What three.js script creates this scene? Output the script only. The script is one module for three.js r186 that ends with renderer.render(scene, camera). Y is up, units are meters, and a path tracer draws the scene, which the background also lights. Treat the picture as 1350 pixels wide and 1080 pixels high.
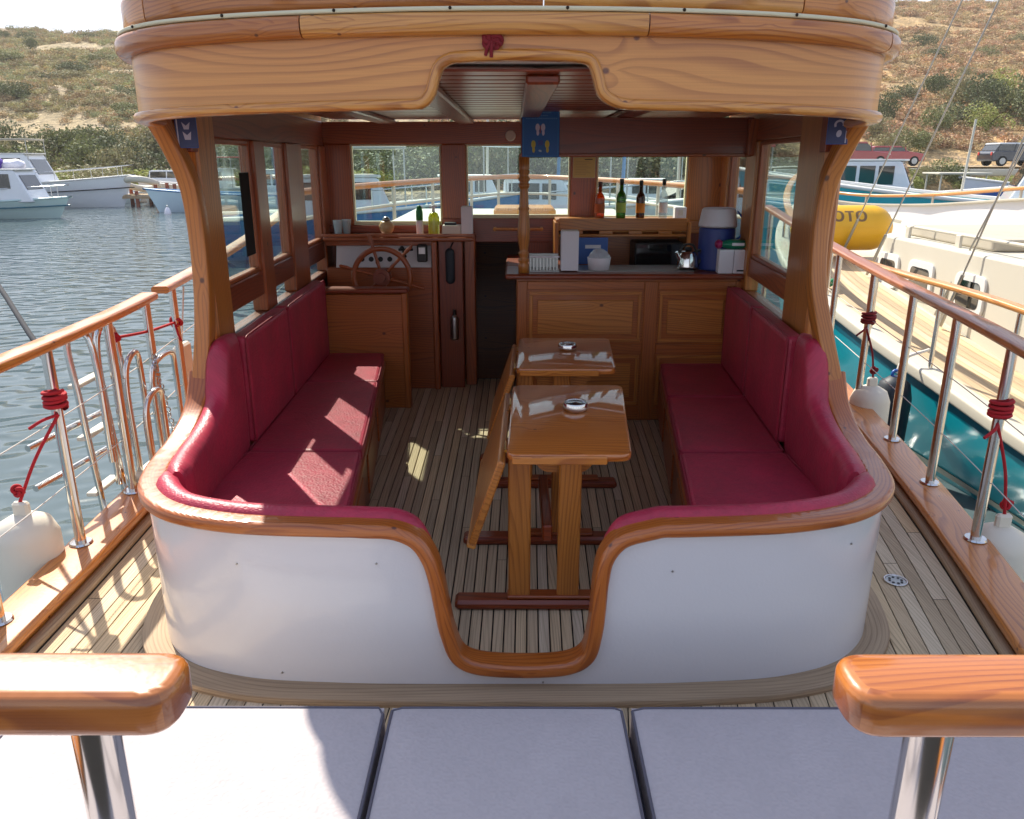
import * as THREE from 'three';
import { mergeGeometries, toCreasedNormals } from 'three/addons/utils/BufferGeometryUtils.js';
import { ImprovedNoise } from 'three/addons/math/ImprovedNoise.js';

// ---------- camera, sky, sun, exposure ----------
const scene = new THREE.Scene();
const camera = new THREE.PerspectiveCamera(54.88, 1350 / 1080, 0.05, 1200);
camera.position.set(0, 1.75, 0);
camera.rotation.order = 'YXZ';
camera.rotation.set(-17.6 * Math.PI / 180, 0.0029, 0);
const sunDir = new THREE.Vector3(-0.53, 1, -0.92).normalize();
function makeSky() {
  const W = 512, Hh = 256, a = new Float32Array(W * Hh * 4), dir = new THREE.Vector3();
  for (let j = 0; j < Hh; j++) for (let i = 0; i < W; i++) {
    const th = ((i + .5) / W - .5) * 2 * Math.PI, ph = ((j + .5) / Hh - .5) * Math.PI;
    dir.set(Math.cos(ph) * Math.cos(th), Math.sin(ph), Math.cos(ph) * Math.sin(th));
    const up = Math.max(0, dir.y), k = Math.pow(1 - up, 3.2), g = Math.max(0, dir.dot(sunDir));
    const glow = .55 * Math.pow(g, 10) + 1.1 * Math.pow(g, 70);
    const o = (j * W + i) * 4;
    a[o] = .24 + .52 * k + glow; a[o + 1] = .31 + .49 * k + glow * .97; a[o + 2] = .48 + .38 * k + glow * .88; a[o + 3] = 1;
  }
  const t = new THREE.DataTexture(a, W, Hh, THREE.RGBAFormat, THREE.FloatType);
  t.mapping = THREE.EquirectangularReflectionMapping; t.magFilter = t.minFilter = THREE.LinearFilter; t.needsUpdate = true;
  return t;
}
scene.background = makeSky();
scene.environment = scene.background;
const sun = new THREE.DirectionalLight(new THREE.Color(1, .93, .80), 4.7);
sun.position.copy(sunDir).multiplyScalar(60); sun.target.position.set(0, 0, -4);
sun.castShadow = true; sun.shadow.mapSize.set(4096, 4096); sun.shadow.radius = 1.2;
Object.assign(sun.shadow.camera, { left: -60, right: 60, top: 60, bottom: -60, near: 1, far: 260 });
scene.add(sun, sun.target);
const renderer = new THREE.WebGLRenderer({ antialias: true });
renderer.setSize(1024, 819);
renderer.toneMapping = THREE.LinearToneMapping;
renderer.toneMappingExposure = 1.8;
renderer.shadowMap.enabled = true;

// ---------- random, noise ----------
let seed = 20240611;
function rnd() { seed |= 0; seed = seed + 0x6D2B79F5 | 0; let t = Math.imul(seed ^ seed >>> 15, 1 | seed); t = t + Math.imul(t ^ t >>> 7, 61 | t) ^ t; return ((t ^ t >>> 14) >>> 0) / 4294967296; }
const R = (a, b) => a + (b - a) * rnd();
const perm = new Uint8Array(512); for (let i = 0; i < 256; i++) perm[i] = i;
for (let i = 255; i > 0; i--) { const j = Math.floor(rnd() * (i + 1)); [perm[i], perm[j]] = [perm[j], perm[i]]; }
for (let i = 0; i < 256; i++) perm[256 + i] = perm[i];
const hsh = (x, y) => perm[perm[x & 255] + (y & 255)] / 255;
function pn(x, y, px, py) {           // periodic value noise, period px by py cells
  const xi = Math.floor(x), yi = Math.floor(y), f = x - xi, g = y - yi, m = (a, n) => ((a % n) + n) % n;
  const u = f * f * (3 - 2 * f), v = g * g * (3 - 2 * g), x0 = m(xi, px), x1 = m(xi + 1, px), y0 = m(yi, py), y1 = m(yi + 1, py);
  const a = hsh(x0, y0), b = hsh(x1, y0), c = hsh(x0, y1), d = hsh(x1, y1);
  return a + (b - a) * u + (c - a) * v + (a - b - c + d) * u * v;
}
function fbm(x, y, p, q, o = 4) { let s = 0, a = .5, n = 0; for (let i = 0; i < o; i++) { s += a * pn(x, y, p, q); n += a; x *= 2; y *= 2; p *= 2; q *= 2; a *= .5; } return s / n; }
const sst = (a, b, x) => { const t = Math.min(1, Math.max(0, (x - a) / (b - a))); return t * t * (3 - 2 * t); };
const lerp = (a, b, t) => a + (b - a) * t;
function tex(w, h, fn, srgb = true) {
  const a = new Uint8Array(w * h * 4);
  for (let j = 0; j < h; j++) for (let i = 0; i < w; i++) {
    const c = fn(i / w, j / h), o = (j * w + i) * 4;
    a[o] = Math.max(0, Math.min(255, c[0])); a[o + 1] = Math.max(0, Math.min(255, c[1])); a[o + 2] = Math.max(0, Math.min(255, c[2])); a[o + 3] = 255;
  }
  const t = new THREE.DataTexture(a, w, h, THREE.RGBAFormat); t.wrapS = t.wrapT = THREE.RepeatWrapping;
  t.magFilter = THREE.LinearFilter; t.minFilter = THREE.LinearMipmapLinearFilter; t.generateMipmaps = true;
  if (srgb) t.colorSpace = THREE.SRGBColorSpace; t.needsUpdate = true; return t;
}
const mix3 = (a, b, t) => [lerp(a[0], b[0], t), lerp(a[1], b[1], t), lerp(a[2], b[2], t)];
// wood: grain runs along u
function woodTex(lo, hi, knot, { rings = 9, wob = 1.6, knots = 4, fine = .35, w = 1024, h = 512, patch = .25 } = {}) {
  const ks = []; for (let i = 0; i < knots; i++) ks.push([rnd(), rnd(), R(.006, .013)]);
  return tex(w, h, (u, v) => {
    let bend = 0, kd = 0;
    for (const [ku, kv, r] of ks) {
      let du = Math.abs(u - ku), dv = v - kv; du = Math.min(du, 1 - du); if (dv > .5) dv -= 1; if (dv < -.5) dv += 1;
      const e = Math.hypot(du * 1.6, dv * .5);
      bend += Math.sign(dv) * .5 * Math.exp(-Math.pow(e / (r * 4), 2)) ; kd = Math.max(kd, 1 - sst(r * .45, r * 1.15, e));
    }
    const q = v * rings + wob * rings * .16 * (fbm(u * 2, v * 3, 2, 3, 2) - .5) * 2 + bend * 2.2;
    const f = q - Math.floor(q);
    const late = sst(.45, .93, f) * (1 - sst(.94, 1, f)) * (.35 + .65 * fbm(u * 4 + 7, v * 8, 4, 8, 2));
    const fib = fbm(u * 10, v * 160, 10, 160, 2), pat = fbm(u * 3, v * 5, 3, 5, 3);
    let t = late * .75 + (fib - .5) * fine + (pat - .5) * patch;
    return mix3(mix3(hi, lo, Math.min(1, Math.max(0, t + .12))), knot, kd * .85);
  });
}
const pineT = woodTex([150, 84, 28], [214, 148, 70], [92, 48, 18], { rings: 20, wob: 1.5, knots: 7 });
const boardT = woodTex([160, 92, 38], [216, 146, 70], [96, 48, 28], { rings: 11, wob: 2.2, knots: 6, fine: .3, patch: .35 });
const mahoT = woodTex([112, 48, 16], [168, 82, 30], [58, 24, 10], { rings: 26, wob: 1.2, knots: 3, fine: .5, patch: .5 });
const oakT = woodTex([138, 76, 24], [196, 122, 48], [84, 42, 14], { rings: 28, wob: 1.2, knots: 3, fine: .45, patch: .5 });
const teakT = woodTex([164, 144, 118], [212, 192, 162], [96, 80, 66], { rings: 40, wob: .7, knots: 0, fine: .9, patch: .7 });
const greyBump = tex(512, 512, (u, v) => { const n = 120 * fbm(u * 60, v * 60, 60, 60, 2) + 130 * fbm(u * 6, v * 6, 6, 6, 3); return [n, n, n]; }, false);
function rep(t, u, v) { const c = t.clone(); c.repeat.set(u, v); c.needsUpdate = true; return c; }
for (const t of [pineT, boardT, mahoT, oakT, teakT]) t.repeat.set(.5, 2);   // 2 m along the grain, 0.5 m across
pineT.repeat.set(.7, 2.8);
greyBump.repeat.set(2, 2);

// ---------- materials ----------
const std = (o) => new THREE.MeshStandardMaterial(o), phy = (o) => new THREE.MeshPhysicalMaterial(o);
const hex = (s) => new THREE.Color(s);
const varnish = (map, c = '#ffffff', o = {}) => phy({ map, color: hex(c), roughness: .42, clearcoat: .6, clearcoatRoughness: .12, bumpMap: greyBump, bumpScale: .0006, ...o });
const M = {
  pine: varnish(pineT), board: varnish(boardT, '#ffffff', { clearcoat: .5, clearcoatRoughness: .2 }), capWood: varnish(pineT, '#d9b08c'), maho: varnish(mahoT, '#ffffff', { clearcoat: .35, clearcoatRoughness: .22 }), mahoDark: varnish(mahoT, '#d4b4a4', { clearcoat: .35, clearcoatRoughness: .22 }), oak: varnish(oakT, '#ffffff', { clearcoat: .4, clearcoatRoughness: .2 }), oak2: varnish(oakT, '#e6cdb4', { clearcoat: .4, clearcoatRoughness: .2 }), fgRail: varnish(pineT, '#d2b48a', { clearcoat: 1, clearcoatRoughness: .1 }), gloss: varnish(pineT, '#e8c4a0', { clearcoat: 1, clearcoatRoughness: .05 }), oak3: varnish(oakT, '#c9b59c'),
  rail: varnish(pineT, '#f2dab0'), railOld: varnish(pineT, '#c8a48c', { roughness: .5 }),
  ceil: varnish(mahoT, '#e0c0b0', { clearcoat: .8, clearcoatRoughness: .28 }),
  teak: [0, 1, 2, 3].map(i => std({ map: teakT, color: hex(['#ffffff', '#f0e8dd', '#e2dcd4', '#fff6e6'][i]), roughness: .8, bumpMap: greyBump, bumpScale: .001 })),
  margin: std({ map: teakT, color: hex('#d0c4ba'), roughness: .75 }),
  caulk: std({ color: 0x17130f, roughness: .8 }),
  white: phy({ color: hex('#d8d6d8'), roughness: .3, clearcoat: .8, clearcoatRoughness: .1, bumpMap: greyBump, bumpScale: .0006 }),
  whiteRough: std({ color: hex('#dcdad4'), roughness: .6 }), cream: std({ color: hex('#c6c0b0'), roughness: .55 }),
  trim: std({ color: hex('#d8cfae'), roughness: .5 }), screw: std({ color: 0x2a2018, roughness: .5, metalness: .5 }),
  steel: phy({ color: hex('#d4d2cf'), metalness: 1, roughness: .13 }), steelDull: std({ color: hex('#a8a8a6'), metalness: 1, roughness: .32 }),
  glass: phy({ color: hex('#f2fbf8'), transmission: 1, thickness: 0, roughness: 0.01, ior: 1.5 }),
  glassTeal: phy({ color: hex('#ecf8f4'), transmission: 1, thickness: 0, roughness: 0.02, ior: 1.5 }),
  black: std({ color: 0x0c0c0e, roughness: .4 }), darkRough: std({ color: 0x141210, roughness: .9 }), rubber: std({ color: 0x1c2530, roughness: .55 }),
  redRope: std({ color: hex('#b01824'), roughness: .85 }), redRopeDark: std({ color: hex('#7c1820'), roughness: .85 }), whiteRope: std({ color: hex('#d8d4cc'), roughness: .8 }), darkRope: std({ color: hex('#2a2c34'), roughness: .9 }), greenRope: std({ color: hex('#1f7a52'), roughness: .85 }),
  fender: phy({ color: hex('#dcd4c2'), roughness: .5 }), orangeFloat: std({ color: hex('#c85028'), roughness: .6 }),
  teal: phy({ color: hex('#0aa3b4'), roughness: .28, clearcoat: .6, clearcoatRoughness: .12 }), tealDark: phy({ color: hex('#0b5f72'), roughness: .3 }),
  blue: phy({ color: hex('#2458a8'), roughness: .4 }), hullBlue: std({ color: hex('#3d7fb4'), roughness: .4 }), paleBlue: std({ color: hex('#c2d6e2'), roughness: .4 }), paleTeal: std({ color: hex('#bcd4d0'), roughness: .4 }),
  darkWindow: phy({ color: 0x10161a, roughness: .08, clearcoat: 1 }), carRed: phy({ color: hex('#b02a26'), roughness: .3, clearcoat: 1 }), carDark: phy({ color: hex('#161c2c'), roughness: .3, clearcoat: 1 }), carWhite: phy({ color: hex('#dfe2e6'), roughness: .3, clearcoat: 1 }), tyre: std({ color: 0x141414, roughness: .9 }),
  yellow: phy({ color: hex('#e0a814'), roughness: .45 }), print: std({ color: hex('#5a3a22'), roughness: .6 }),
  canvasGrey: std({ color: hex('#b2aa9a'), roughness: .9 }), cloth: std({ color: hex('#5a3f9c'), roughness: .9 }), red: std({ color: hex('#c03a30'), roughness: .6 }), green: phy({ color: hex('#1f7d3a'), roughness: .4 }),
  brass: std({ color: hex('#c08a3a'), metalness: 1, roughness: .28 }), paper: std({ color: hex('#dcd6cc'), roughness: .8 }), card: std({ color: hex('#e8e4ea'), roughness: .7 }),
};
M.pines = [M.pine, varnish(pineT, '#f2dcc6'), varnish(pineT, '#dcc0a4')];
// vinyl with faint mottling and creases
const vinylT = tex(512, 512, (u, v) => { const n = fbm(u * 5, v * 5, 5, 5, 4), m = fbm(u * 40, v * 40, 40, 40, 2); const k = .84 + .22 * n + .1 * (m - .5); return [184 * k, 42 * k, 70 * k]; });
vinylT.repeat.set(1.3, 1.3);
const vinylB = tex(512, 512, (u, v) => { const n = 190 * fbm(u * 4, v * 4, 4, 4, 3) + 60 * fbm(u * 90, v * 90, 90, 90, 1); return [n, n, n]; }, false);
vinylB.repeat.set(1.6, 1.6);
M.vinyl = phy({ map: vinylT, roughness: .5, bumpMap: vinylB, bumpScale: .005, clearcoat: .08, clearcoatRoughness: .35 });
M.vinylEdge = phy({ map: vinylT, color: hex('#d8b0b8'), roughness: .5 });
const canvasT = tex(512, 512, (u, v) => { const n = fbm(u * 4, v * 4, 4, 4, 4), w = fbm(u * 120, v * 120, 120, 120, 1), s = sst(.62, .75, fbm(u * 9 + 3, v * 9, 9, 9, 3)); const k = .95 + .05 * (n - .5) + .03 * (w - .5) - .012 * s; return [192 * k, 182 * k, 182 * k]; });
canvasT.repeat.set(1.2, 1.2);
M.mattress = std({ map: canvasT, roughness: .85, bumpMap: vinylB, bumpScale: .004 });
M.piping = std({ color: hex('#5a5660'), roughness: .8 });

// ---------- object helpers (world: x right, y up, z = -d, where d is metres ahead of the camera) ----------
const V = (x, y, d) => new THREE.Vector3(x, y, -d);
const taken = {};
function numbered(n) { taken[n] = (taken[n] || 0) + 1; return taken[n] === 1 ? n : n + '_' + String(taken[n] - 1).padStart(3, '0'); }
function thing(name, label, category, group) {
  const g = new THREE.Group(); g.name = numbered(name); g.userData = { label, category }; if (group) g.userData.group = group; scene.add(g); return g;
}
function structure(name, label, category) { const g = new THREE.Group(); g.name = numbered(name); g.userData = { label, category, kind: 'structure' }; scene.add(g); return g; }
function part(parent, name, geo, mat, pos, rot) {
  const m = new THREE.Mesh(geo, mat); m.name = name; m.castShadow = m.receiveShadow = true;
  if (pos) m.position.copy(pos); if (rot) m.rotation.set(...rot); parent.add(m); return m;
}
function top(name, geo, mat, label, category, group) {
  const m = part(scene, numbered(name), geo, mat); m.userData = { label, category }; if (group) m.userData.group = group; return m;
}
function settle(g) {                    // put a group's origin at its base, keeping its parts where they stand
  g.updateMatrixWorld(true); const b = new THREE.Box3().setFromObject(g); const c = new THREE.Vector3((b.min.x + b.max.x) / 2, b.min.y, (b.min.z + b.max.z) / 2);
  for (const k of g.children) k.position.sub(c); g.position.add(c); return g;
}
// uv in metres from the dominant face direction, u along the grain axis
function uvBox(g, axis) {
  if (g.index) g = g.toNonIndexed();
  const p = g.attributes.position, n = g.attributes.normal, uv = new Float32Array(p.count * 2), ou = R(0, 2), ov = R(0, .5);
  const a = { x: 0, y: 1, z: 2 }[axis];
  for (let i = 0; i < p.count; i++) {
    const P = [p.getX(i), p.getY(i), p.getZ(i)], N = [Math.abs(n.getX(i)), Math.abs(n.getY(i)), Math.abs(n.getZ(i))];
    const k = N.indexOf(Math.max(...N)), o = [0, 1, 2].filter(q => q !== k);
    const U = o.includes(a) ? a : o[0], W = o.find(q => q !== U);
    uv[2 * i] = P[U] + ou; uv[2 * i + 1] = P[W] + ov + (k * .137);
  }
  g.setAttribute('uv', new THREE.BufferAttribute(uv, 2)); return g;
}
function chamfer(w, h, l, c = .004, axis) {
  const X = w / 2, Y = h / 2, Z = l / 2; c = Math.min(c, X * .6, Y * .6, Z * .6); const pos = [], nor = [];
  const A = new THREE.Vector3(), B = new THREE.Vector3(), N = new THREE.Vector3();
  const tri = (a, b, d) => {
    A.set(b[0] - a[0], b[1] - a[1], b[2] - a[2]); B.set(d[0] - a[0], d[1] - a[1], d[2] - a[2]); N.crossVectors(A, B).normalize();
    if (N.x * (a[0] + b[0] + d[0]) + N.y * (a[1] + b[1] + d[1]) + N.z * (a[2] + b[2] + d[2]) < 0) { N.negate();[b, d] = [d, b]; }
    for (const q of [a, b, d]) { pos.push(...q); nor.push(N.x, N.y, N.z); }
  };
  const quad = (a, b, d, e) => { tri(a, b, d); tri(a, d, e); };
  const pt = (sx, sy, sz, f) => [sx * (X - (f === 0 ? 0 : c)), sy * (Y - (f === 1 ? 0 : c)), sz * (Z - (f === 2 ? 0 : c))];
  for (const s of [-1, 1]) {
    quad(pt(s, -1, -1, 0), pt(s, 1, -1, 0), pt(s, 1, 1, 0), pt(s, -1, 1, 0));
    quad(pt(-1, s, -1, 1), pt(1, s, -1, 1), pt(1, s, 1, 1), pt(-1, s, 1, 1));
    quad(pt(-1, -1, s, 2), pt(1, -1, s, 2), pt(1, 1, s, 2), pt(-1, 1, s, 2));
    for (const r of [-1, 1]) {
      quad(pt(s, r, -1, 0), pt(s, r, 1, 0), pt(s, r, 1, 1), pt(s, r, -1, 1));
      quad(pt(s, -1, r, 0), pt(s, 1, r, 0), pt(s, 1, r, 2), pt(s, -1, r, 2));
      quad(pt(-1, s, r, 1), pt(1, s, r, 1), pt(1, s, r, 2), pt(-1, s, r, 2));
      for (const t of [-1, 1]) tri(pt(s, r, t, 0), pt(s, r, t, 1), pt(s, r, t, 2));
    }
  }
  let g = new THREE.BufferGeometry(); g.setAttribute('position', new THREE.Float32BufferAttribute(pos, 3)); g.setAttribute('normal', new THREE.Float32BufferAttribute(nor, 3));
  if (!axis) axis = w >= h && w >= l ? 'x' : (l >= h ? 'z' : 'y');
  return uvBox(g, axis);
}
// a box given by its extents: x0..x1, y0..y1, d0..d1
function bx(parent, name, x0, x1, y0, y1, d0, d1, mat, c = .004, axis) {
  return part(parent, name, chamfer(Math.abs(x1 - x0), Math.abs(y1 - y0), Math.abs(d1 - d0), c, axis), mat, V((x0 + x1) / 2, (y0 + y1) / 2, (d0 + d1) / 2));
}
function bxg(x0, x1, y0, y1, d0, d1, c = .004, axis) { return chamfer(Math.abs(x1 - x0), Math.abs(y1 - y0), Math.abs(d1 - d0), c, axis).translate((x0 + x1) / 2, (y0 + y1) / 2, -(d0 + d1) / 2); }
const rr = (w, h, r, n = 4) => {        // rounded rectangle profile, counter-clockwise
  const o = []; for (const [cx, cy, a0] of [[w / 2 - r, h / 2 - r, 0], [-w / 2 + r, h / 2 - r, 1], [-w / 2 + r, -h / 2 + r, 2], [w / 2 - r, -h / 2 + r, 3]])
    for (let i = 0; i <= n; i++) { const a = (a0 + i / n) * Math.PI / 2; o.push([cx + r * Math.cos(a), cy + r * Math.sin(a)]); } return o;
};
const circ = (r, n = 10) => Array.from({ length: n }, (_, i) => [r * Math.cos(i / n * 2 * Math.PI), r * Math.sin(i / n * 2 * Math.PI)]);
// sweep a closed profile along points; side(i) gives the profile's first axis
function sweep(pts, side, prof, crease = .7, grain = true) {
  const n = pts.length, m = prof.length, pos = [], uv = [], idx = [], t = new THREE.Vector3(), s = new THREE.Vector3(), u = new THREE.Vector3(); let len = R(0, 2); const ov = R(0, .5);
  const per = [0]; for (let j = 0; j < m; j++) { const a = prof[j], b = prof[(j + 1) % m]; per.push(per[j] + Math.hypot(a[0] - b[0], a[1] - b[1])); }
  for (let i = 0; i < n; i++) {
    t.subVectors(pts[Math.min(n - 1, i + 1)], pts[Math.max(0, i - 1)]).normalize();
    s.copy(typeof side === 'function' ? side(i, t) : side); s.addScaledVector(t, -s.dot(t)).normalize(); u.crossVectors(s, t).normalize();
    if (i) len += pts[i].distanceTo(pts[i - 1]);
    const P = typeof prof[0] === 'function' ? null : prof;
    for (let j = 0; j <= m; j++) { const q = P[j % m]; pos.push(pts[i].x + s.x * q[0] + u.x * q[1], pts[i].y + s.y * q[0] + u.y * q[1], pts[i].z + s.z * q[0] + u.z * q[1]); uv.push(len, per[j] + ov); }
  }
  for (let i = 0; i < n - 1; i++) for (let j = 0; j < m; j++) { const a = i * (m + 1) + j, b = a + m + 1; idx.push(a, a + 1, b, b, a + 1, b + 1); }
  const cap = (i, flip) => { const base = pos.length / 3; for (let j = 0; j < m; j++) { const k = (i * (m + 1) + j) * 3; pos.push(pos[k], pos[k + 1], pos[k + 2]); uv.push(prof[j][0], prof[j][1]); } for (let j = 1; j < m - 1; j++) flip ? idx.push(base, base + j + 1, base + j) : idx.push(base, base + j, base + j + 1); };
  cap(0, true); cap(n - 1, false);
  let g = new THREE.BufferGeometry(); g.setAttribute('position', new THREE.Float32BufferAttribute(pos, 3)); g.setAttribute('uv', new THREE.Float32BufferAttribute(uv, 2)); g.setIndex(idx);
  g.computeVertexNormals(); return toCreasedNormals(g, crease);
}
const UP = new THREE.Vector3(0, 1, 0), RIGHT = new THREE.Vector3(1, 0, 0);
const horiz = (i, t) => new THREE.Vector3().crossVectors(t, UP);       // profile x axis level, across the path
const spl = (pts, n, closed = false) => new THREE.CatmullRomCurve3(pts, closed, 'centripetal').getPoints(n);
function tube(pts, r, n = 24, k = 7, closed = false) { return new THREE.TubeGeometry(new THREE.CatmullRomCurve3(pts, closed, 'centripetal'), n, r, k, closed); }
function cyl(a, b, r, r2 = r, k = 12) {
  const g = new THREE.CylinderGeometry(r2, r, a.distanceTo(b), k), q = new THREE.Quaternion().setFromUnitVectors(UP, b.clone().sub(a).normalize());
  return g.applyQuaternion(q).translate((a.x + b.x) / 2, (a.y + b.y) / 2, (a.z + b.z) / 2);
}
const lathe = (pts, k = 16) => new THREE.LatheGeometry(pts.map(p => new THREE.Vector2(p[0], p[1])), k);
function slab(shapePts, depth, bevel = .01, seg = 2) {      // an outline in (x, d) extruded upward
  const s = new THREE.Shape(shapePts.map(p => new THREE.Vector2(p[0], p[1])));
  const g = new THREE.ExtrudeGeometry(s, { depth: depth - 2 * bevel, bevelEnabled: bevel > 0, bevelThickness: bevel, bevelSize: bevel, bevelOffset: -bevel, bevelSegments: seg, curveSegments: 6 });
  g.translate(0, 0, bevel); g.rotateX(-Math.PI / 2); return g;   // (x, d, z) -> (x, z, -d)
}
function roundPoly(pts, r, n = 5) {      // round the corners of a polygon
  const o = []; const N = pts.length; for (let i = 0; i < N; i++) {
    const p = pts[i], a = pts[(i + N - 1) % N], b = pts[(i + 1) % N], la = Math.hypot(a[0] - p[0], a[1] - p[1]), lb = Math.hypot(b[0] - p[0], b[1] - p[1]), q = Math.min(r, la / 2.1, lb / 2.1);
    const A = [p[0] + (a[0] - p[0]) / la * q, p[1] + (a[1] - p[1]) / la * q], B = [p[0] + (b[0] - p[0]) / lb * q, p[1] + (b[1] - p[1]) / lb * q];
    for (let k = 0; k <= n; k++) { const t = k / n; o.push([(1 - t) * (1 - t) * A[0] + 2 * t * (1 - t) * p[0] + t * t * B[0], (1 - t) * (1 - t) * A[1] + 2 * t * (1 - t) * p[1] + t * t * B[1]]); }
  } return o;
}
// a plan curve (x, d) with arc length; the normal points outward (left of the travel is outside when the curve runs left side -> aft -> right side)
function plan(pts, n = 400) {
  const c = new THREE.CatmullRomCurve3(pts.map(p => new THREE.Vector3(p[0], 0, p[1])), false, 'centripetal').getSpacedPoints(n), L = [0];
  for (let i = 1; i <= n; i++) L.push(L[i - 1] + c[i].distanceTo(c[i - 1]));
  return {
    len: L[n],
    at(s) { const f = Math.max(0, Math.min(n - 1e-6, s / L[n] * n)), i = Math.floor(f), k = f - i; const a = c[i], b = c[i + 1], dx = b.x - a.x, dd = b.z - a.z, l = Math.hypot(dx, dd); return { x: lerp(a.x, b.x, k), d: lerp(a.z, b.z, k), nx: dd / l, nd: -dx / l }; },
    sOfX(x) { for (let i = 0; i < n; i++) if ((c[i].x - x) * (c[i + 1].x - x) <= 0 && Math.min(c[i].z, c[i + 1].z) < pts[Math.floor(pts.length / 2)][1] + .45) return L[i] + (x - c[i].x) / (c[i + 1].x - c[i].x || 1) * (L[i + 1] - L[i]); return 0; },
    sOfD(d, right) { const r = right ? [...Array(n).keys()].reverse() : [...Array(n).keys()]; for (const i of r) if ((c[i].z - d) * (c[i + 1].z - d) <= 0) return L[i] + (d - c[i].z) / (c[i + 1].z - c[i].z || 1) * (L[i + 1] - L[i]); return 0; },
  };
}
// a wall along a plan curve between bottom and top edges, edge = [[s, y0, y1], ...]
function stripWall(pl, edge, off0, off1) {
  const pos = [], idx = [], uv = [];
  edge.forEach(([s, y0, y1]) => { const p = pl.at(s); for (const [o, y] of [[off0, y0], [off0, y1], [off1, y1], [off1, y0]]) { pos.push(p.x + p.nx * o, y, -(p.d + p.nd * o)); uv.push(s, y + (o === off0 ? 0 : .21)); } });
  for (let i = 0; i < edge.length - 1; i++) for (let j = 0; j < 4; j++) { const a = i * 4 + j, b = i * 4 + (j + 1) % 4, c = a + 4, d = b + 4; idx.push(a, c, b, b, c, d); }
  const e = (edge.length - 1) * 4; idx.push(0, 1, 2, 0, 2, 3, e, e + 2, e + 1, e, e + 3, e + 2);
  const g = new THREE.BufferGeometry(); g.setAttribute('position', new THREE.Float32BufferAttribute(pos, 3)); g.setAttribute('uv', new THREE.Float32BufferAttribute(uv, 2)); g.setIndex(idx); g.computeVertexNormals();
  return toCreasedNormals(g, .6);
}

// ================= THE BOAT: hull, decks, bulwarks =================
const fn1 = (tab) => (d) => { if (d <= tab[0][0]) { const [a, b] = tab; return a[1] + (d - a[0]) * (b[1] - a[1]) / (b[0] - a[0]); } for (let i = 0; i < tab.length - 1; i++) if (d <= tab[i + 1][0]) { const t = (d - tab[i][0]) / (tab[i + 1][0] - tab[i][0]); return lerp(tab[i][1], tab[i + 1][1], t); } return tab[tab.length - 1][1]; };
function smoothFn(tab) { const c = new THREE.CatmullRomCurve3(tab.map(p => new THREE.Vector3(p[0], p[1], 0)), false, 'centripetal').getPoints(200); return fn1(c.map(p => [p.x, p.y])); }
const edgeL = smoothFn([[-2, -1.66], [0, -1.74], [2.43, -1.80], [2.97, -1.816], [3.87, -1.862], [4.87, -1.955], [6.2, -2.02], [8, -1.92], [10, -1.4], [12, -.55], [13, .12]]);
const edgeR = smoothFn([[-2, 1.0], [0, 1.33], [2.39, 1.795], [3.24, 1.972], [3.95, 2.1], [4.84, 2.223], [6.2, 2.32], [8, 2.18], [10, 1.68], [12, .85], [13, .18]]);
const sheer = smoothFn([[-2, .09], [5, .09], [6.5, .2], [9, .6], [13, .95]]);
// deck planks follow the bulwarks, so their width grows forward
{
  const deck = structure('deck', 'weathered teak side deck with black caulked seams around the white cockpit wall', 'deck');
  const N = 57, xAt = (i, d) => lerp(edgeL(d) + .027, edgeR(d) - .027, i / N);
  const seam = .0021;
  for (let i = 0; i < N; i++) {
    const mid = xAt(i + .5, 2.3), inner = mid > -1.0 && mid < 1.0;
    const runs = inner ? [[.3, 2.42]] : [[.3, 2.9 + (i * 7 % 5) * .31], [2.9 + (i * 7 % 5) * .31, 6.3]];
    for (const [d0, d1] of runs) {
      const n = inner ? 2 : 8, pos = [], uv = [], idx = [], ou = R(0, 2), ov = R(0, .5);
      for (let k = 0; k <= n; k++) {
        const d = lerp(d0 + .002, d1 - .002, k / n), a = xAt(i, d) + seam, b = xAt(i + 1, d) - seam;
        for (const [x, y] of [[a, -.014], [a, -.0015], [a + .0015, 0], [b - .0015, 0], [b, -.0015], [b, -.014]]) { pos.push(x, y, -d); uv.push(d + ou, x * .9 + ov); }
      }
      for (let k = 0; k < n; k++) for (let j = 0; j < 5; j++) { const q = k * 6 + j; idx.push(q, q + 1, q + 6, q + 1, q + 7, q + 6); }
      const g = new THREE.BufferGeometry(); g.setAttribute('position', new THREE.Float32BufferAttribute(pos, 3)); g.setAttribute('uv', new THREE.Float32BufferAttribute(uv, 2)); g.setIndex(idx); g.computeVertexNormals();
      part(deck, 'plank', toCreasedNormals(g, .5), M.teak[Math.floor(rnd() * 4)]);
    }
  }
  const cs = []; for (let k = 0; k <= 30; k++) { const d = lerp(-1.5, 6.4, k / 30); cs.push([edgeR(d), d]); } for (let k = 30; k >= 0; k--) { const d = lerp(-1.5, 6.4, k / 30); cs.push([edgeL(d), d]); }
  const cg = slab(cs, .03, 0); part(deck, 'caulking', cg, M.caulk, new THREE.Vector3(0, -.034, 0));
  for (const e of [edgeL, edgeR]) {    // rounded waterway strip against the bulwark
    const sgn = e === edgeL ? 1 : -1, pts = []; for (let k = 0; k <= 40; k++) { const d = lerp(.3, 6.3, k / 40); pts.push(V(e(d) - sgn * .0, .012, d)); }
    part(deck, 'waterway_strip', sweep(pts, horiz, rr(.05, .034, .014)), M.margin);
  }
}
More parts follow.
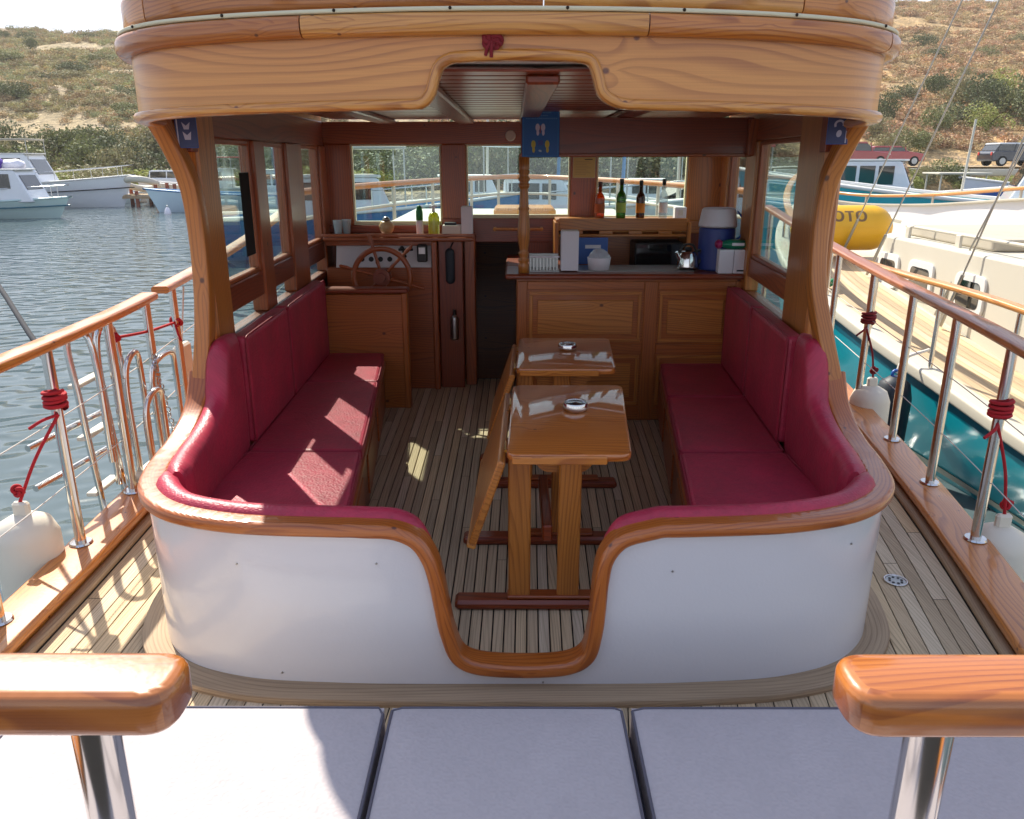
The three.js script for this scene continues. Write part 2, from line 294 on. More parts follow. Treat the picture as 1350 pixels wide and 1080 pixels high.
// hull with bulwarks
{
  const hull = thing('boat_hull', 'white wooden hull and varnished bulwark cap of the tour boat carrying the red seats', 'hull');
  const pos = [], idx = [], n = 60; const sec = [[0, .95], [.03, .6], [.05, .3], [-.02, -.3], [-.28, -.9], [-.7, -1.5]];
  for (const [e, s] of [[edgeL, -1], [edgeR, 1]]) {
    const b0 = pos.length / 3;
    for (let k = 0; k <= n; k++) { const d = lerp(-1.5, 13, k / n), h = sheer(d); sec.forEach(([o, f], j) => { const y = j === 0 ? h - .005 : (j < 3 ? lerp(h, -.1, (1 - f)) : f); let x = e(d) + s * (.14 + o); if (d > 10) x = lerp(x, .15, sst(10, 14.5, d) * sst(-2, 1.2, -y)); pos.push(x, y, -d); }); }
    for (let k = 0; k < n; k++) for (let j = 0; j < sec.length - 1; j++) { const a = b0 + k * sec.length + j, c = a + sec.length; idx.push(a, a + 1, c, a + 1, c + 1, c); }
  }
  const g = new THREE.BufferGeometry(); g.setAttribute('position', new THREE.Float32BufferAttribute(pos, 3)); g.setIndex(idx); g.computeVertexNormals(); part(hull, 'hull_side', g, M.white);
  for (const [e, s] of [[edgeL, -1], [edgeR, 1]]) {
    const cap = [], inn = []; for (let k = 0; k <= 70; k++) { const d = lerp(-1.2, 12.9, k / 70); cap.push(V(e(d) + s * .095, sheer(d) + .012, d)); inn.push(V(e(d) + s * .012, sheer(d) / 2 - .03, d)); }
    part(hull, 'bulwark_cap', sweep(cap, horiz, rr(.2, .045, .014)), M.rail);
    const bp = [], bi = [], bu = []; for (let k = 0; k <= 70; k++) { const d = lerp(-1.2, 12.9, k / 70), h = sheer(d); for (const [o, y] of [[.03, -.05], [.03, h - .008], [.15, h - .008]]) { bp.push(e(d) + s * o, y, -d); bu.push(d, y + o); } if (k) for (let j = 0; j < 2; j++) { const a = (k - 1) * 3 + j; bi.push(a, a + 1, a + 3, a + 1, a + 4, a + 3); } }
    const bg = new THREE.BufferGeometry(); bg.setAttribute('position', new THREE.Float32BufferAttribute(bp, 3)); bg.setAttribute('uv', new THREE.Float32BufferAttribute(bu, 2)); bg.setIndex(bi); bg.computeVertexNormals();
    part(hull, 'bulwark_board', toCreasedNormals(bg, .5), M.pine);
  }
  // foredeck and low white coachroof seen through the front windows
  const fd = []; for (let k = 0; k <= 20; k++) { const d = lerp(6.36, 12.8, k / 20); fd.push([edgeR(d), d]); } for (let k = 20; k >= 0; k--) { const d = lerp(6.36, 12.8, k / 20); fd.push([edgeL(d), d]); }
  part(hull, 'foredeck', slab(fd.filter(p => p[1] > 9.2), .03, 0), M.margin, new THREE.Vector3(0, .3, 0)); for (const s of [-1, 1]) bx(hull, 'coachroof_side', s < 0 ? -1.15 : 1.11, s < 0 ? -1.11 : 1.15, .0, 1.164, 6.42, 9.239, M.white, .004), part(hull, 'side_deck', slab(fd.filter(p => p[1] <= 9.6 && p[0] * s > 0).concat(s > 0 ? [[1.16, 9.6], [1.16, 6.36]] : [[-1.16, 6.36], [-1.16, 9.6]]), .03, 0), M.margin, new THREE.Vector3(0, s < 0 ? .29 : .292, 0));
  bx(hull, 'coachroof', -1.14, 1.14, .33, 1.16, 9.24, 9.5, M.white, .05);
  bx(hull, 'coachroof_edge', -1.16, 1.16, 1.165, 1.2, 6.42, 9.52, M.cream, .015);
  bx(hull, 'fore_hatch', -.2, .4, 1.18, 1.3, 7.8, 8.5, M.pine, .02);
  settle(hull);
}
// stanchion railings
function railing(label, e, s, d0, d1, posts, opt = {}) {
  const g = thing('railing', label, 'railing', opt.group); const x = (d) => e(d) + s * .125, H0 = opt.h || ((d) => .93 + sheer(d));
  const pts = []; const n = Math.ceil((d1 - d0) * 8); for (let k = 0; k <= n; k++) { const d = lerp(d0, d1, k / n); pts.push(V(x(d), H0(d) + .02, d)); }
  part(g, 'top_rail', sweep(pts, horiz, rr(.1, .042, .017)), opt.mat || M.rail);
  for (const d of posts) {
    const st = part(g, 'stanchion', cyl(V(x(d), sheer(d) + .03, d), V(x(d), H0(d) + .005, d), .023, .023, 16), M.steel);
    part(st, 'base_flange', new THREE.CylinderGeometry(.045, .05, .008, 16), M.steel, V(x(d), sheer(d) + .042, d));
  }
  for (const f of opt.wires || [.34, .66]) { const w = []; for (let k = 0; k <= 16; k++) { const d = lerp(posts[0] - .9, posts[posts.length - 1], k / 16); w.push(V(x(d) + s * .02, lerp(sheer(d), H0(d), f), d)); } part(g, 'lifeline_wire', tube(w, .0028, 30, 5), M.whiteRope); }
  return settle(g);
}
railing('sunlit wooden handrail on steel posts along the open water side, ending beside the boarding ladder', edgeL, -1, .8, 4.37, [1.6, 2.57, 3.2, 3.78, 4.3]);
railing('handrail section starting past the boarding ladder gap, running forward beside the cabin', edgeL, -1, 4.56, 7.6, [4.76, 5.6, 6.5, 7.4]);
railing('handrail on steel posts facing the teal hull of the moored boat', edgeR, 1, 1.0, 7.6, [1.7, 2.55, 3.25, 3.9, 4.56, 5.27, 6.0, 6.8, 7.5], { mat: M.railOld });
{ // bow rail meeting at the stem
  const g = thing('bow_rail', 'wooden bow rail on posts seen through the front windscreen', 'railing');
  for (const [lev, r] of [[1.45, .035], [1.2, .02]]) {
    const L = [], n = 24; for (let k = 0; k <= n; k++) { const d = lerp(7.7, 12.7, k / n); L.push(V(edgeL(d) - .08, lev + .04 * (k / n), d)); } for (let k = n; k >= 0; k--) { const d = lerp(7.7, 12.7, k / n); L.push(V(edgeR(d) + .08, lev + .04 * (k / n), d)); }
    part(g, lev > 1.3 ? 'top_rail' : 'mid_rail', tube(L, r, 90, 8), lev > 1.3 ? M.rail : M.cream);
  }
  for (const d of [7.8, 8.9, 10, 11, 12, 12.6]) for (const [e, s] of [[edgeL, -1], [edgeR, 1]]) part(g, 'post', cyl(V(e(d) + s * .08, sheer(d) + .03, d), V(e(d) + s * .08, 1.46, d), .022), M.cream);
  settle(g);
}

// ================= COCKPIT WALL =================
const coam = plan([[-1.46, 5.4], [-1.44, 4.4], [-1.43, 3.7], [-1.42, 3.35], [-1.41, 3.08], [-1.385, 2.82], [-1.315, 2.6], [-1.18, 2.44], [-.95, 2.345], [-.6, 2.31], [0, 2.305], [.6, 2.315], [.95, 2.355], [1.18, 2.45], [1.335, 2.62], [1.405, 2.85], [1.43, 3.1], [1.445, 3.4], [1.47, 3.8], [1.52, 4.4], [1.6, 5.4]], 600);
const openL = [[-.483, .612], [-.385, .606], [-.318, .573], [-.279, .512], [-.257, .43], [-.242, .333], [-.224, .231], [-.188, .135], [-.124, .1]];
const openR = [[.186, .1], [.249, .14], [.273, .231], [.282, .333], [.288, .432], [.304, .515], [.35, .575], [.446, .606]];
const riseTab = [[2.3, .612], [2.9, .615], [3.08, .63], [3.22, .665], [3.33, .73], [3.41, .84]];
const coamEdge = (() => {
  const E = [], put = (s, h) => E.push([s, h]);
  for (const [d, h] of [...riseTab].reverse()) put(coam.sOfD(d, false), h);
  const sl = coam.sOfD(2.9, false), s0 = coam.sOfX(-.483), s1 = coam.sOfX(.446), sr = coam.sOfD(2.9, true);
  E.pop(); for (let k = 1; k < 40; k++) put(lerp(sl, s0, k / 40), .6135);
  for (const p of openL) put(coam.sOfX(p[0]), p[1]); for (const p of openR) put(coam.sOfX(p[0]), p[1]);
  for (let k = 1; k < 40; k++) put(lerp(s1, sr, k / 40), .6135);
  riseTab.slice(1).forEach(([d, h]) => put(coam.sOfD(d, true), h));
  // resample smoothly
  const c = new THREE.CatmullRomCurve3(E.map(e => new THREE.Vector3(e[0], e[1], 0)), false, 'centripetal').getSpacedPoints(420);
  return c.map(p => [p.x, p.y]);
})();
{
  const g = thing('cockpit_wall', 'curved white cockpit wall with a varnished wooden cap and a dipped entrance', 'cockpit wall');
  part(g, 'wall_panel', stripWall(coam, coamEdge.map(([s, h]) => [s, -.01, h - .004]), .0, -.045), M.white);
  const pts = coamEdge.map(([s, h]) => { const p = coam.at(s); return V(p.x + p.nx * -.02, h, p.d + p.nd * -.02); });
  part(g, 'cap_rail', sweep(pts, (i) => { const p = coam.at(coamEdge[i][0]); return V(p.nx, 0, p.nd); }, rr(.1, .048, .018, 5)), M.capWood);
  const sd = []; for (const d of [-.75, -.35]) sd.push(d); 
  for (const [x, y] of [[-.92, .47], [-.45, .49], [.52, .46], [1.15, .5], [-.8, .06], [.1, .035]]) { const p = coam.at(coam.sOfX(x)); part(g, 'screw', new THREE.CylinderGeometry(.0035, .0035, .006, 8), M.steelDull, V(p.x + p.nx * .001, y, p.d + p.nd * .001), [Math.PI / 2, 0, 0]); }
  const mb = []; for (let k = 0; k <= 200; k++) { const p = coam.at(lerp(coam.sOfD(4.6, false), coam.sOfD(4.6, true), k / 200)); mb.push(V(p.x + p.nx * .035, .012, p.d + p.nd * .035)); }
  part(g, 'margin_board', sweep(mb, horiz, rr(.115, .03, .006, 2)), M.margin);
  settle(g);
}
// cockpit floor
{
  const fl = structure('cockpit_floor', 'teak planked floor with dark seams inside the cockpit', 'floor');
  const N = 46, xAt = (i, d) => lerp(-1.0 - .03 * (d - 2.3), 1.0 + .06 * (d - 2.3), i / N);
  for (let i = 0; i < N; i++) {
    const brk = 3.2 + (i * 5 % 7) * .33, runs = [[2.37, brk], [brk, 6.3]];
    for (const [d0, d1] of runs) {
      const pos = [], uv = [], ou = R(0, 2), ov = R(0, .5), n = 1;
      for (const d of [d0 + .0015, d1 - .0015]) { const a = xAt(i, d) + .0028, b = xAt(i + 1, d) - .0028; for (const [x, y] of [[a, .006], [a, .0185], [a + .0015, .02], [b - .0015, .02], [b, .0185], [b, .006]]) { pos.push(x, y, -d); uv.push(d + ou, x + ov); } }
      const idx = []; for (let j = 0; j < 5; j++) idx.push(j, j + 1, j + 6, j + 1, j + 7, j + 6);
      const g = new THREE.BufferGeometry(); g.setAttribute('position', new THREE.Float32BufferAttribute(pos, 3)); g.setAttribute('uv', new THREE.Float32BufferAttribute(uv, 2)); g.setIndex(idx); g.computeVertexNormals();
      part(fl, 'plank', toCreasedNormals(g, .5), M.teak[Math.floor(rnd() * 4)]);
    }
  }
  part(fl, 'caulking', bxg(-1.0, 1.0, .0015, .009, 2.385, 6.32, .001), M.caulk);
}

// ================= WHEELHOUSE =================
const roofPlan = plan([[-1.5, 6.35], [-1.465, 4.6], [-1.455, 3.7], [-1.44, 3.3], [-1.36, 3.05], [-1.2, 2.9], [-.95, 2.815], [-.5, 2.765], [0, 2.75], [.5, 2.765], [.92, 2.815], [1.16, 2.9], [1.31, 3.05], [1.39, 3.3], [1.44, 3.7], [1.52, 4.6], [1.66, 6.35]], 600);
const wx = (side, d) => side < 0 ? -1.40 - .028 * (d - 3.5) : 1.415 + .075 * (d - 3.5);      // centre line of the side walls
const house = thing('wheelhouse', 'varnished wooden wheelhouse with curved roof edge and glass side windows', 'wheelhouse');
{
  const g = house, camber = (s) => -.03 * Math.pow(Math.min(1.5, Math.abs(roofPlan.at(s).x)) / 1.4, 2);
  const arch = [[-.366, 1.915], [-.301, 1.92], [-.276, 1.945], [-.26, 1.993], [-.244, 2.03], [-.214, 2.05], [-.165, 2.057], [.199, 2.057], [.248, 2.045], [.269, 2.004], [.288, 1.949], [.339, 1.921], [.425, 1.915]];
  const E = []; const sA = roofPlan.sOfX(-.366), sB = roofPlan.sOfX(.425);
  for (let k = 0; k < 60; k++) E.push([lerp(0, sA, k / 60), 1.915]);
  for (const [x, h] of arch) E.push([roofPlan.sOfX(x), h]);
  for (let k = 1; k <= 60; k++) E.push([lerp(sB, roofPlan.len, k / 60), 1.915]);
  const c = new THREE.CatmullRomCurve3(E.map(e => new THREE.Vector3(e[0], e[1], 0)), false, 'centripetal').getSpacedPoints(520).map(p => [p.x, p.y + camber(p.x)]);
  part(g, 'fascia_board', stripWall(roofPlan, c.map(([s, h]) => [s, h, 2.135 + camber(s)]), 0, -.035), M.board);
  const sideN = (arr) => (i) => { const p = roofPlan.at(arr[i][0]); return V(p.nx, 0, p.nd); };
  part(g, 'fascia_bead', sweep(c.map(([s, h]) => { const p = roofPlan.at(s); return V(p.x + p.nx * -.012, h + .008, p.d + p.nd * -.012); }), sideN(c), rr(.065, .034, .015, 5)), M.pine);
  const ring = []; for (let k = 0; k <= 260; k++) ring.push([roofPlan.len * k / 260]);
  const along = (off, y) => ring.map(([s]) => { const p = roofPlan.at(s); return V(p.x + p.nx * off, y + camber(s), p.d + p.nd * off); });
  const runs = (name, arr, prof, mats, cuts) => cuts.slice(0, -1).forEach((a, i) => { const i0 = Math.round(a * 260), i1 = Math.round(cuts[i + 1] * 260); const pts = arr.slice(i0, i1 + 1).map(p => p.clone()); const e = pts.length - 1; pts[0].lerp(pts[1], .06); pts[e].lerp(pts[e - 1], .06); part(g, name, sweep(pts, (k) => { const p = roofPlan.at(ring[i0 + k][0]); return V(p.nx, 0, p.nd); }, prof), mats[i % mats.length]); });
  runs('roof_moulding', along(.012, 2.158), rr(.075, .066, .024, 5), M.pines, [0, .2, .345, .43, .545, .64, .8, 1]);
  part(g, 'trim_strip', sweep(along(.022, 2.199), sideN(ring), rr(.03, .014, .006, 3)), M.trim);
  runs('roof_edge_board', along(-.012, 2.26), rr(.05, .11, .022, 4), M.pines, [0, .18, .37, .51, .6, .76, 1]);
  for (let k = 0; k < 26; k++) { const s = roofPlan.len * (k + .5) / 26, p = roofPlan.at(s); part(g, 'screw', new THREE.SphereGeometry(.0055, 6, 4), M.screw, V(p.x + p.nx * .038, 2.2 + camber(s), p.d + p.nd * .038)); }
  // roof slab above the ceiling
  const out = []; for (let k = 0; k <= 120; k++) { const p = roofPlan.at(roofPlan.len * k / 120); out.push([p.x - p.nx * .05, p.d - p.nd * .05]); }
  part(g, 'roof_panel', slab(out, .1, 0), M.whiteRough, new THREE.Vector3(0, 2.06, 0));
  const eave = []; for (let k = 0; k <= 120; k++) { const p = roofPlan.at(roofPlan.len * k / 120); eave.push(V(p.x - p.nx * .05, 1.9 + camber(roofPlan.len * k / 120), p.d - p.nd * .05)); }
  for (const [a, b] of []) part(g, 'eave_board', sweep(eave.slice(a, b).filter(p => -p.z > 2.97 && -p.z < 3.62), (i) => RIGHT, rr(.075, .02, .006, 2)), M.white);
  // ceiling planks with bevelled edges, running across
  for (let i = 0; i < 22; i++) {
    const d0 = 2.9 + i * .155, xl = -1.36, xr = 1.4 + .03 * (d0 - 3); let a = xl, b = xr;
    if (d0 < 3.8) { const q = roofPlan.at(roofPlan.sOfD(d0 + .0, false)), r = roofPlan.at(roofPlan.sOfD(d0 + .0, true)); a = Math.max(a, q.x + .06); b = Math.min(b, r.x - .06); }
    bx(g, 'ceiling_plank', a, b, 2.034, 2.044, d0, d0 + .122, M.ceil, .003);
  }
  bx(g, 'ceiling_backing', -1.25, 1.2, 2.046, 2.056, 3.1, 6.32, M.cream, .001);
  for (const x of [-.95, -.36, .1, .7]) bx(g, 'ceiling_beam', x - .06, x + .06, 2.0, 2.0335, 2.98, 6.3, M.mahoDark, .008);
  // side walls built from rails and posts with glazed openings
  const wallBox = (side, name, d0, d1, h0, h1, mat, th = .06, off = 0, par = g, c = .006, axis) => {
    const x0 = wx(side, d0), x1 = wx(side, d1), L = Math.hypot(x1 - x0, d1 - d0), ang = Math.atan2(x1 - x0, d1 - d0);
    return part(par, name, chamfer(th, h1 - h0, L, c, axis || (L > h1 - h0 ? 'z' : 'y')), mat, V((x0 + x1) / 2 + side * off, (h0 + h1) / 2, (d0 + d1) / 2), [0, -ang, 0]);
  };
  const win = (side, d0, d1, h0, h1, opt = {}) => {
    const w = new THREE.Group(); w.name = 'window'; g.add(w);
    const f = .026;
    wallBox(side, 'frame', d0, d0 + f, h0, h1, M.maho, .045, 0, w); wallBox(side, 'frame', d1 - f, d1, h0, h1, M.maho, .045, 0, w);
    wallBox(side, 'frame', d0 + f, d1 - f, h0, h0 + f, M.maho, .045, 0, w); wallBox(side, 'frame', d0 + f, d1 - f, h1 - f, h1, M.maho, .045, 0, w);
    wallBox(side, 'pane', d0 + f + (opt.gap || 0), d1 - f, h0 + f, h1 - f, opt.mat || M.glass, .006, 0, w, .0008);
    if (opt.shade) wallBox(side, 'sun_shade', d1 - f - .17, d1 - f - .015, h0 + .1, h1 - .16, M.darkRough, .004, -.012, w, .001);
    return w;
  };
  // left wall
  wallBox(-1, 'wall_panel', 3.6, 6.3, 0.02, .9, M.maho, .05, .02);
  wallBox(-1, 'wall_rail', 3.8, 6.3, .9, .935, M.mahoDark, .075);
  wallBox(-1, 'wall_rail', 3.8, 6.3, 1.03, 1.16, M.mahoDark, .055);
  wallBox(-1, 'wall_rail', 3.5, 6.3, 1.845, 2.02, M.mahoDark, .058);
  for (const [a, b] of [[4.4, 4.6], [5.1, 5.5], [6.1, 6.32]]) wallBox(-1, 'post', a, b, .935, 1.845, M.maho, .085);
  for (const [a, b] of [[3.82, 4.4], [4.6, 5.15], [5.42, 6.1]]) wallBox(-1, 'lower_pane', a, b, .935, 1.03, M.glassTeal, .008, .005);
  win(-1, 3.8, 4.4, 1.16, 1.845, { gap: .06, mat: M.glassTeal, shade: true }); win(-1, 4.6, 5.1, 1.16, 1.845, { gap: .05, mat: M.glassTeal }); win(-1, 5.5, 6.1, 1.16, 1.845);
  // right wall
  wallBox(1, 'wall_panel', 3.66, 6.3, 0.02, .9, M.maho, .05, .02);
  wallBox(1, 'wall_rail', 3.9, 6.3, .9, .935, M.maho, .075);
  wallBox(1, 'wall_rail', 3.9, 6.3, 1.03, 1.15, M.maho, .055);
  wallBox(1, 'wall_rail', 3.5, 6.3, 1.86, 2.02, M.maho, .058);
  for (const [a, b] of [[5.12, 5.42], [6.05, 6.32]]) wallBox(1, 'post', a, b, .935, 1.86, M.oak, .085);
  wallBox(1, 'lower_pane', 4.15, 5.12, .935, 1.03, M.glassTeal, .008, .005);
  win(1, 4.15, 5.12, 1.15, 1.86, { mat: M.glassTeal }); win(1, 5.42, 6.05, 1.15, 1.86);
  // aft corner posts: square post plus curved outer bracket sweeping up to the roof edge
  for (const s of [-1, 1]) {
    const a = s < 0 ? 3.56 : 3.7;
    wallBox(s, 'corner_post', a, a + (s < 0 ? .24 : .45), .6, 2.02, M.oak, .085, 0, g, .012, 'y');
    const b = [[3.3, .655], [3.36, .74], [3.405, .85], [3.435, .99], [3.47, 1.2], [3.485, 1.45], [3.475, 1.65], [3.44, 1.8], [3.37, 1.9], [3.3, 1.95]].map(([d, h]) => V((s < 0 ? -1.375 : 1.365) + s * .07 * sst(1.55, 1.95, h) + s * (s < 0 ? .03 : .065) * (1 - sst(.7, 1.15, h)), h, d + .02 + (s > 0 ? .11 * sst(.9, 1.35, h) : 0)));
    const pts = spl(b, 40);
    part(g, 'corner_bracket', sweep(pts, RIGHT, rr(.07, .085, .012, 3)), M.oak);
    bx(g, 'corner_filler', s < 0 ? -1.42 : 1.36, s < 0 ? -1.36 : 1.42, 1.78, 1.98, s < 0 ? 3.5 : 3.64, a + .01, M.mahoDark, .004);
    // blue pictogram plate high on the post
  }
  // front wall: pillars, sill, top rail, windscreen panes
  const D = 6.3;
  for (const [a, b, t] of [[-1.5, -1.25, M.maho], [-.56, -.37, M.maho], [.43, .63, M.maho], [1.33, 1.66, M.oak]]) bx(g, 'windscreen_pillar', a, b, 1.26, 1.86, D, D + .08, t, .008, 'y');
  bx(g, 'windscreen_header', -1.52, 1.68, 1.86, 2.02, D, D + .07, M.maho, .006);
  for (const [a, b, h0] of [[-1.25, -.56, 1.26], [-.37, .43, 1.31], [.63, 1.33, 1.3]]) {
    const w = new THREE.Group(); w.name = 'windscreen'; g.add(w); const f = .014;
    bx(w, 'frame', a, a + f, h0, 1.86, D + .01, D + .05, M.trim, .003); bx(w, 'frame', b - f, b, h0, 1.86, D + .01, D + .05, M.trim, .003); bx(w, 'frame', a + f, b - f, h0, h0 + .03, D + .01, D + .05, M.trim, .003); bx(w, 'frame', a + f, b - f, 1.846, 1.86, D + .01, D + .05, M.trim, .003);
    bx(w, 'pane', a + f, b - f, h0 + .03, 1.846, D + .027, D + .033, M.glass, .0008);
  }
  bx(g, 'windscreen_sill', -1.5, -.565, 1.2, 1.262, D - .02, D + .1, M.mahoDark, .006); bx(g, 'windscreen_sill', -.56, .6, 1.13, 1.312, D - .015, D + .1, M.mahoDark, .006); bx(g, 'windscreen_sill', .605, 1.62, 1.2, 1.302, D - .02, D + .1, M.oak, .006);
  bx(g, 'front_bulkhead', -1.5, -.32, .02, 1.2, D, D + .04, M.mahoDark, .003, 'y'); bx(g, 'front_bulkhead', .06, 1.62, .02, 1.2, D, D + .04, M.mahoDark, .003, 'y');
  // dark companionway going down forward
  bx(g, 'companionway_back', -1.1, 1.1, -.9, 1.13, 9.2, 9.23, M.maho, .002); bx(g, 'companionway_side', -1.1, -1.06, -.9, 1.13, D + .04, 9.2, M.maho, .002); bx(g, 'companionway_side', 1.06, 1.1, -.9, 1.13, D + .04, 9.2, M.maho, .002); bx(g, 'companionway_floor', -1.1, 1.1, -.93, -.9, D, 9.2, M.maho, .002); bx(g, 'companionway_head', -1.1, 1.1, 1.13, 1.15, D + .1, 9.23, M.maho, .002); bx(g, 'companionway_step', -.36, .1, -.3, -.26, D + .05, 6.6, M.oak, .004); bx(g, 'companionway_step', -.36, .1, -.6, -.56, 6.45, 6.8, M.oak, .004);
  const gr = part(g, 'grab_rail', cyl(V(-.16, 1.235, D - .06), V(.22, 1.235, D - .06), .011), M.oak); 
  for (const x of [-.15, .21]) part(gr, 'bracket', cyl(V(x, 1.235, D - .06), V(x, 1.235, D - .012), .014), M.brass);
  part(g, 'cabin_lamp', new THREE.CylinderGeometry(.035, .04, .025, 20), M.paper, V(-.03, 1.92, D - .014), [Math.PI / 2, 0, 0]);
  // bulkhead post by the door
  bx(g, 'door_jamb', -.385, -.3, .02, 1.2, 6.1, 6.3, M.maho, .008, 'y');
  settle(g);
}
{ // rail posts on the upper deck over the roof edge
  const g = thing('upper_railing', 'short white rail posts standing on the wheelhouse roof edge', 'railing');
  for (const s of [-1, 1]) for (const d of [3.2, 3.45, 4.2, 5.2]) { const x = s < 0 ? -1.3 : 1.24; const p = part(g, 'post', cyl(V(x, 2.16, d), V(x, 2.95, d), .02), M.cream); part(p, 'foot', new THREE.CylinderGeometry(.04, .045, .02, 12), M.cream, V(x, 2.172, d)); }
  for (const s of [-1, 1]) { const x = s < 0 ? -1.3 : 1.24; part(g, 'top_rail', cyl(V(x, 2.95, 3.15), V(x, 2.95, 6.2), .022), M.pine); } settle(g);
}
// plates and poster fixed to the wheelhouse
function canvasTex(w, h, draw) { const c = document.createElement('canvas'); c.width = w; c.height = h; draw(c.getContext('2d'), w, h); const t = new THREE.CanvasTexture(c); t.colorSpace = THREE.SRGBColorSpace; return t; }
function plate(name, w, h, t, mat, face, label, cat, pos, rotY = 0) {
  const g = thing(name, label, cat); part(g, 'board', chamfer(w, h, t, .0015), mat, pos, [0, rotY, 0]);
  const q = new THREE.Vector3(0, 0, t / 2 + .0015).applyAxisAngle(UP, rotY); part(g, 'printed_face', new THREE.PlaneGeometry(w * .97, h * .97), std({ map: face, roughness: .45 }), pos.clone().add(q), [0, rotY, 0]); return settle(g);
}
const pict = (kind) => canvasTex(128, 192, (c, w, h) => {
  c.fillStyle = '#39406a'; c.fillRect(0, 0, w, h); c.fillStyle = '#b9b4c4'; c.strokeStyle = '#b9b4c4'; c.lineWidth = 14;
  if (kind) { c.beginPath(); c.arc(70, 66, 26, 2.6, 6.6); c.stroke(); c.beginPath(); c.ellipse(72, 124, 16, 24, .2, 0, 7); c.fill(); c.fillRect(112, 6, 8, 180); }
  else { c.fillRect(8, 6, 8, 180); c.beginPath(); c.moveTo(40, 40); c.lineTo(52, 84); c.lineTo(82, 84); c.lineTo(92, 40); c.lineTo(66, 62); c.fill(); c.beginPath(); c.moveTo(42, 96); c.lineTo(52, 146); c.lineTo(88, 146); c.lineTo(94, 96); c.lineTo(68, 118); c.fill(); }
});
plate('pictogram_plate', .085, .13, .01, M.blue, pict(0), 'small blue pictogram plate on the cabin post next to open water', 'sign', V(-1.36, 1.86, 3.46), .25);
plate('pictogram_plate', .085, .12, .01, M.blue, pict(1), 'small blue pictogram plate on the cabin post next to the teal boat', 'sign', V(1.36, 1.87, 3.52), -.25);
plate('distance_poster', .235, .285, .004, M.blue, canvasTex(320, 388, (c, w, h) => {
  c.fillStyle = '#1a5fa8'; c.fillRect(0, 0, w, h); c.strokeStyle = '#2e78bc'; c.lineWidth = 8; c.strokeRect(8, 4, w - 16, h - 8);
  c.fillStyle = '#6a9cc8'; let q = 5; for (const [y, x0, x1] of [[24, 60, 250], [48, 92, 220], [72, 30, 292]]) for (let x = x0; x < x1; x += 13 + (q = q * 7 % 11) * .6) c.fillRect(x, y - 6, 9, 10);
  const foot = (x, y, col, s = 1) => { c.fillStyle = col; c.beginPath(); c.ellipse(x, y, 19 * s, 32 * s, 0, 0, 7); c.fill(); c.beginPath(); c.ellipse(x + 2, y + 44 * s, 12 * s, 24 * s, 0, 0, 7); c.fill(); };
  foot(132, 145, '#d8c8d8'); foot(180, 145, '#d8c8d8'); c.fillStyle = '#8c2c44'; c.fillRect(151, 130, 10, 62);
  foot(96, 285, '#d0b838', 1.05); foot(218, 285, '#d0b838', 1.05); c.fillStyle = '#a8bcc8'; c.beginPath(); c.ellipse(156, 340, 15, 9, .3, 0, 7); c.fill(); c.fillStyle = '#3c4a9c'; c.fillRect(136, 252, 44, 40);
}), 'blue social distance poster with white and yellow footprints above the turned column', 'poster', V(.165, 1.905, 5.235));
plate('pinned_notice', .17, .15, .003, M.trim, canvasTex(128, 112, (c, w, h) => { c.fillStyle = '#d2b46a'; c.fillRect(0, 0, w, h); c.fillStyle = '#b8965a'; for (let y = 20; y < 100; y += 9) c.fillRect(12, y, 60 + (y * 37 % 40), 3); c.fillStyle = '#2c2418'; c.fillRect(66, 8, 46, 5); }), 'yellowed notice sheet on the windscreen pillar behind the bar', 'notice', V(.53, 1.69, 6.27));

// ================= SEATING =================
// padded strip along the inside of the cockpit wall: tops = [[s, top, bottom]...]
function padding(tops, thick, inset = .05) {
  const n = tops.length, pos = [], uv = [], idx = []; const prof = 15;
  for (let i = 0; i < n; i++) {
    const [s, T, B] = tops[i], p = coam.at(s), endk = Math.min(1, Math.min(i, n - 1 - i) / 4 * .75 + .25), r = thick / 2;
    const hh = T - B;
    for (let j = 0; j <= prof; j++) {
      const t = j / prof; let o, y;      // outer-bottom, up, over the top, down the inner face
      if (t < .25) { o = inset; y = B + (hh - r) * (t / .25); } else if (t < .6) { const a = Math.PI * (t - .25) / .35; o = inset + r - r * Math.cos(a); y = T - r + r * Math.sin(a) * 1.0; } else { const k = (t - .6) / .4; o = inset + thick + .006 * Math.sin(Math.PI * k); y = T - r - (hh - r) * k; }
      const oo = inset + r + (o - inset - r) * Math.sqrt(endk); const yy = y - (1 - endk) * .012 * (t > .2 && t < .65 ? 1 : 0);
      pos.push(p.x - p.nx * oo, yy, -(p.d - p.nd * oo)); uv.push(s, y + o);
    }
  }
  for (let i = 0; i < n - 1; i++) for (let j = 0; j < prof; j++) { const a = i * (prof + 1) + j, b = a + prof + 1; idx.push(a, a + 1, b, b, a + 1, b + 1); }
  for (const i of [0, n - 1]) { const b = i * (prof + 1); for (let j = 1; j < prof; j++) idx.push(b, b + j, b + j + 1); }
  const g = new THREE.BufferGeometry(); g.setAttribute('position', new THREE.Float32BufferAttribute(pos, 3)); g.setAttribute('uv', new THREE.Float32BufferAttribute(uv, 2)); g.setIndex(idx); g.computeVertexNormals(); return toCreasedNormals(g, 1.2);
}
function edgeTop(s) { for (let i = 0; i < coamEdge.length - 1; i++) if (s >= coamEdge[i][0] && s <= coamEdge[i + 1][0]) return lerp(coamEdge[i][1], coamEdge[i + 1][1], (s - coamEdge[i][0]) / Math.max(1e-6, coamEdge[i + 1][0] - coamEdge[i][0])); return .6; }
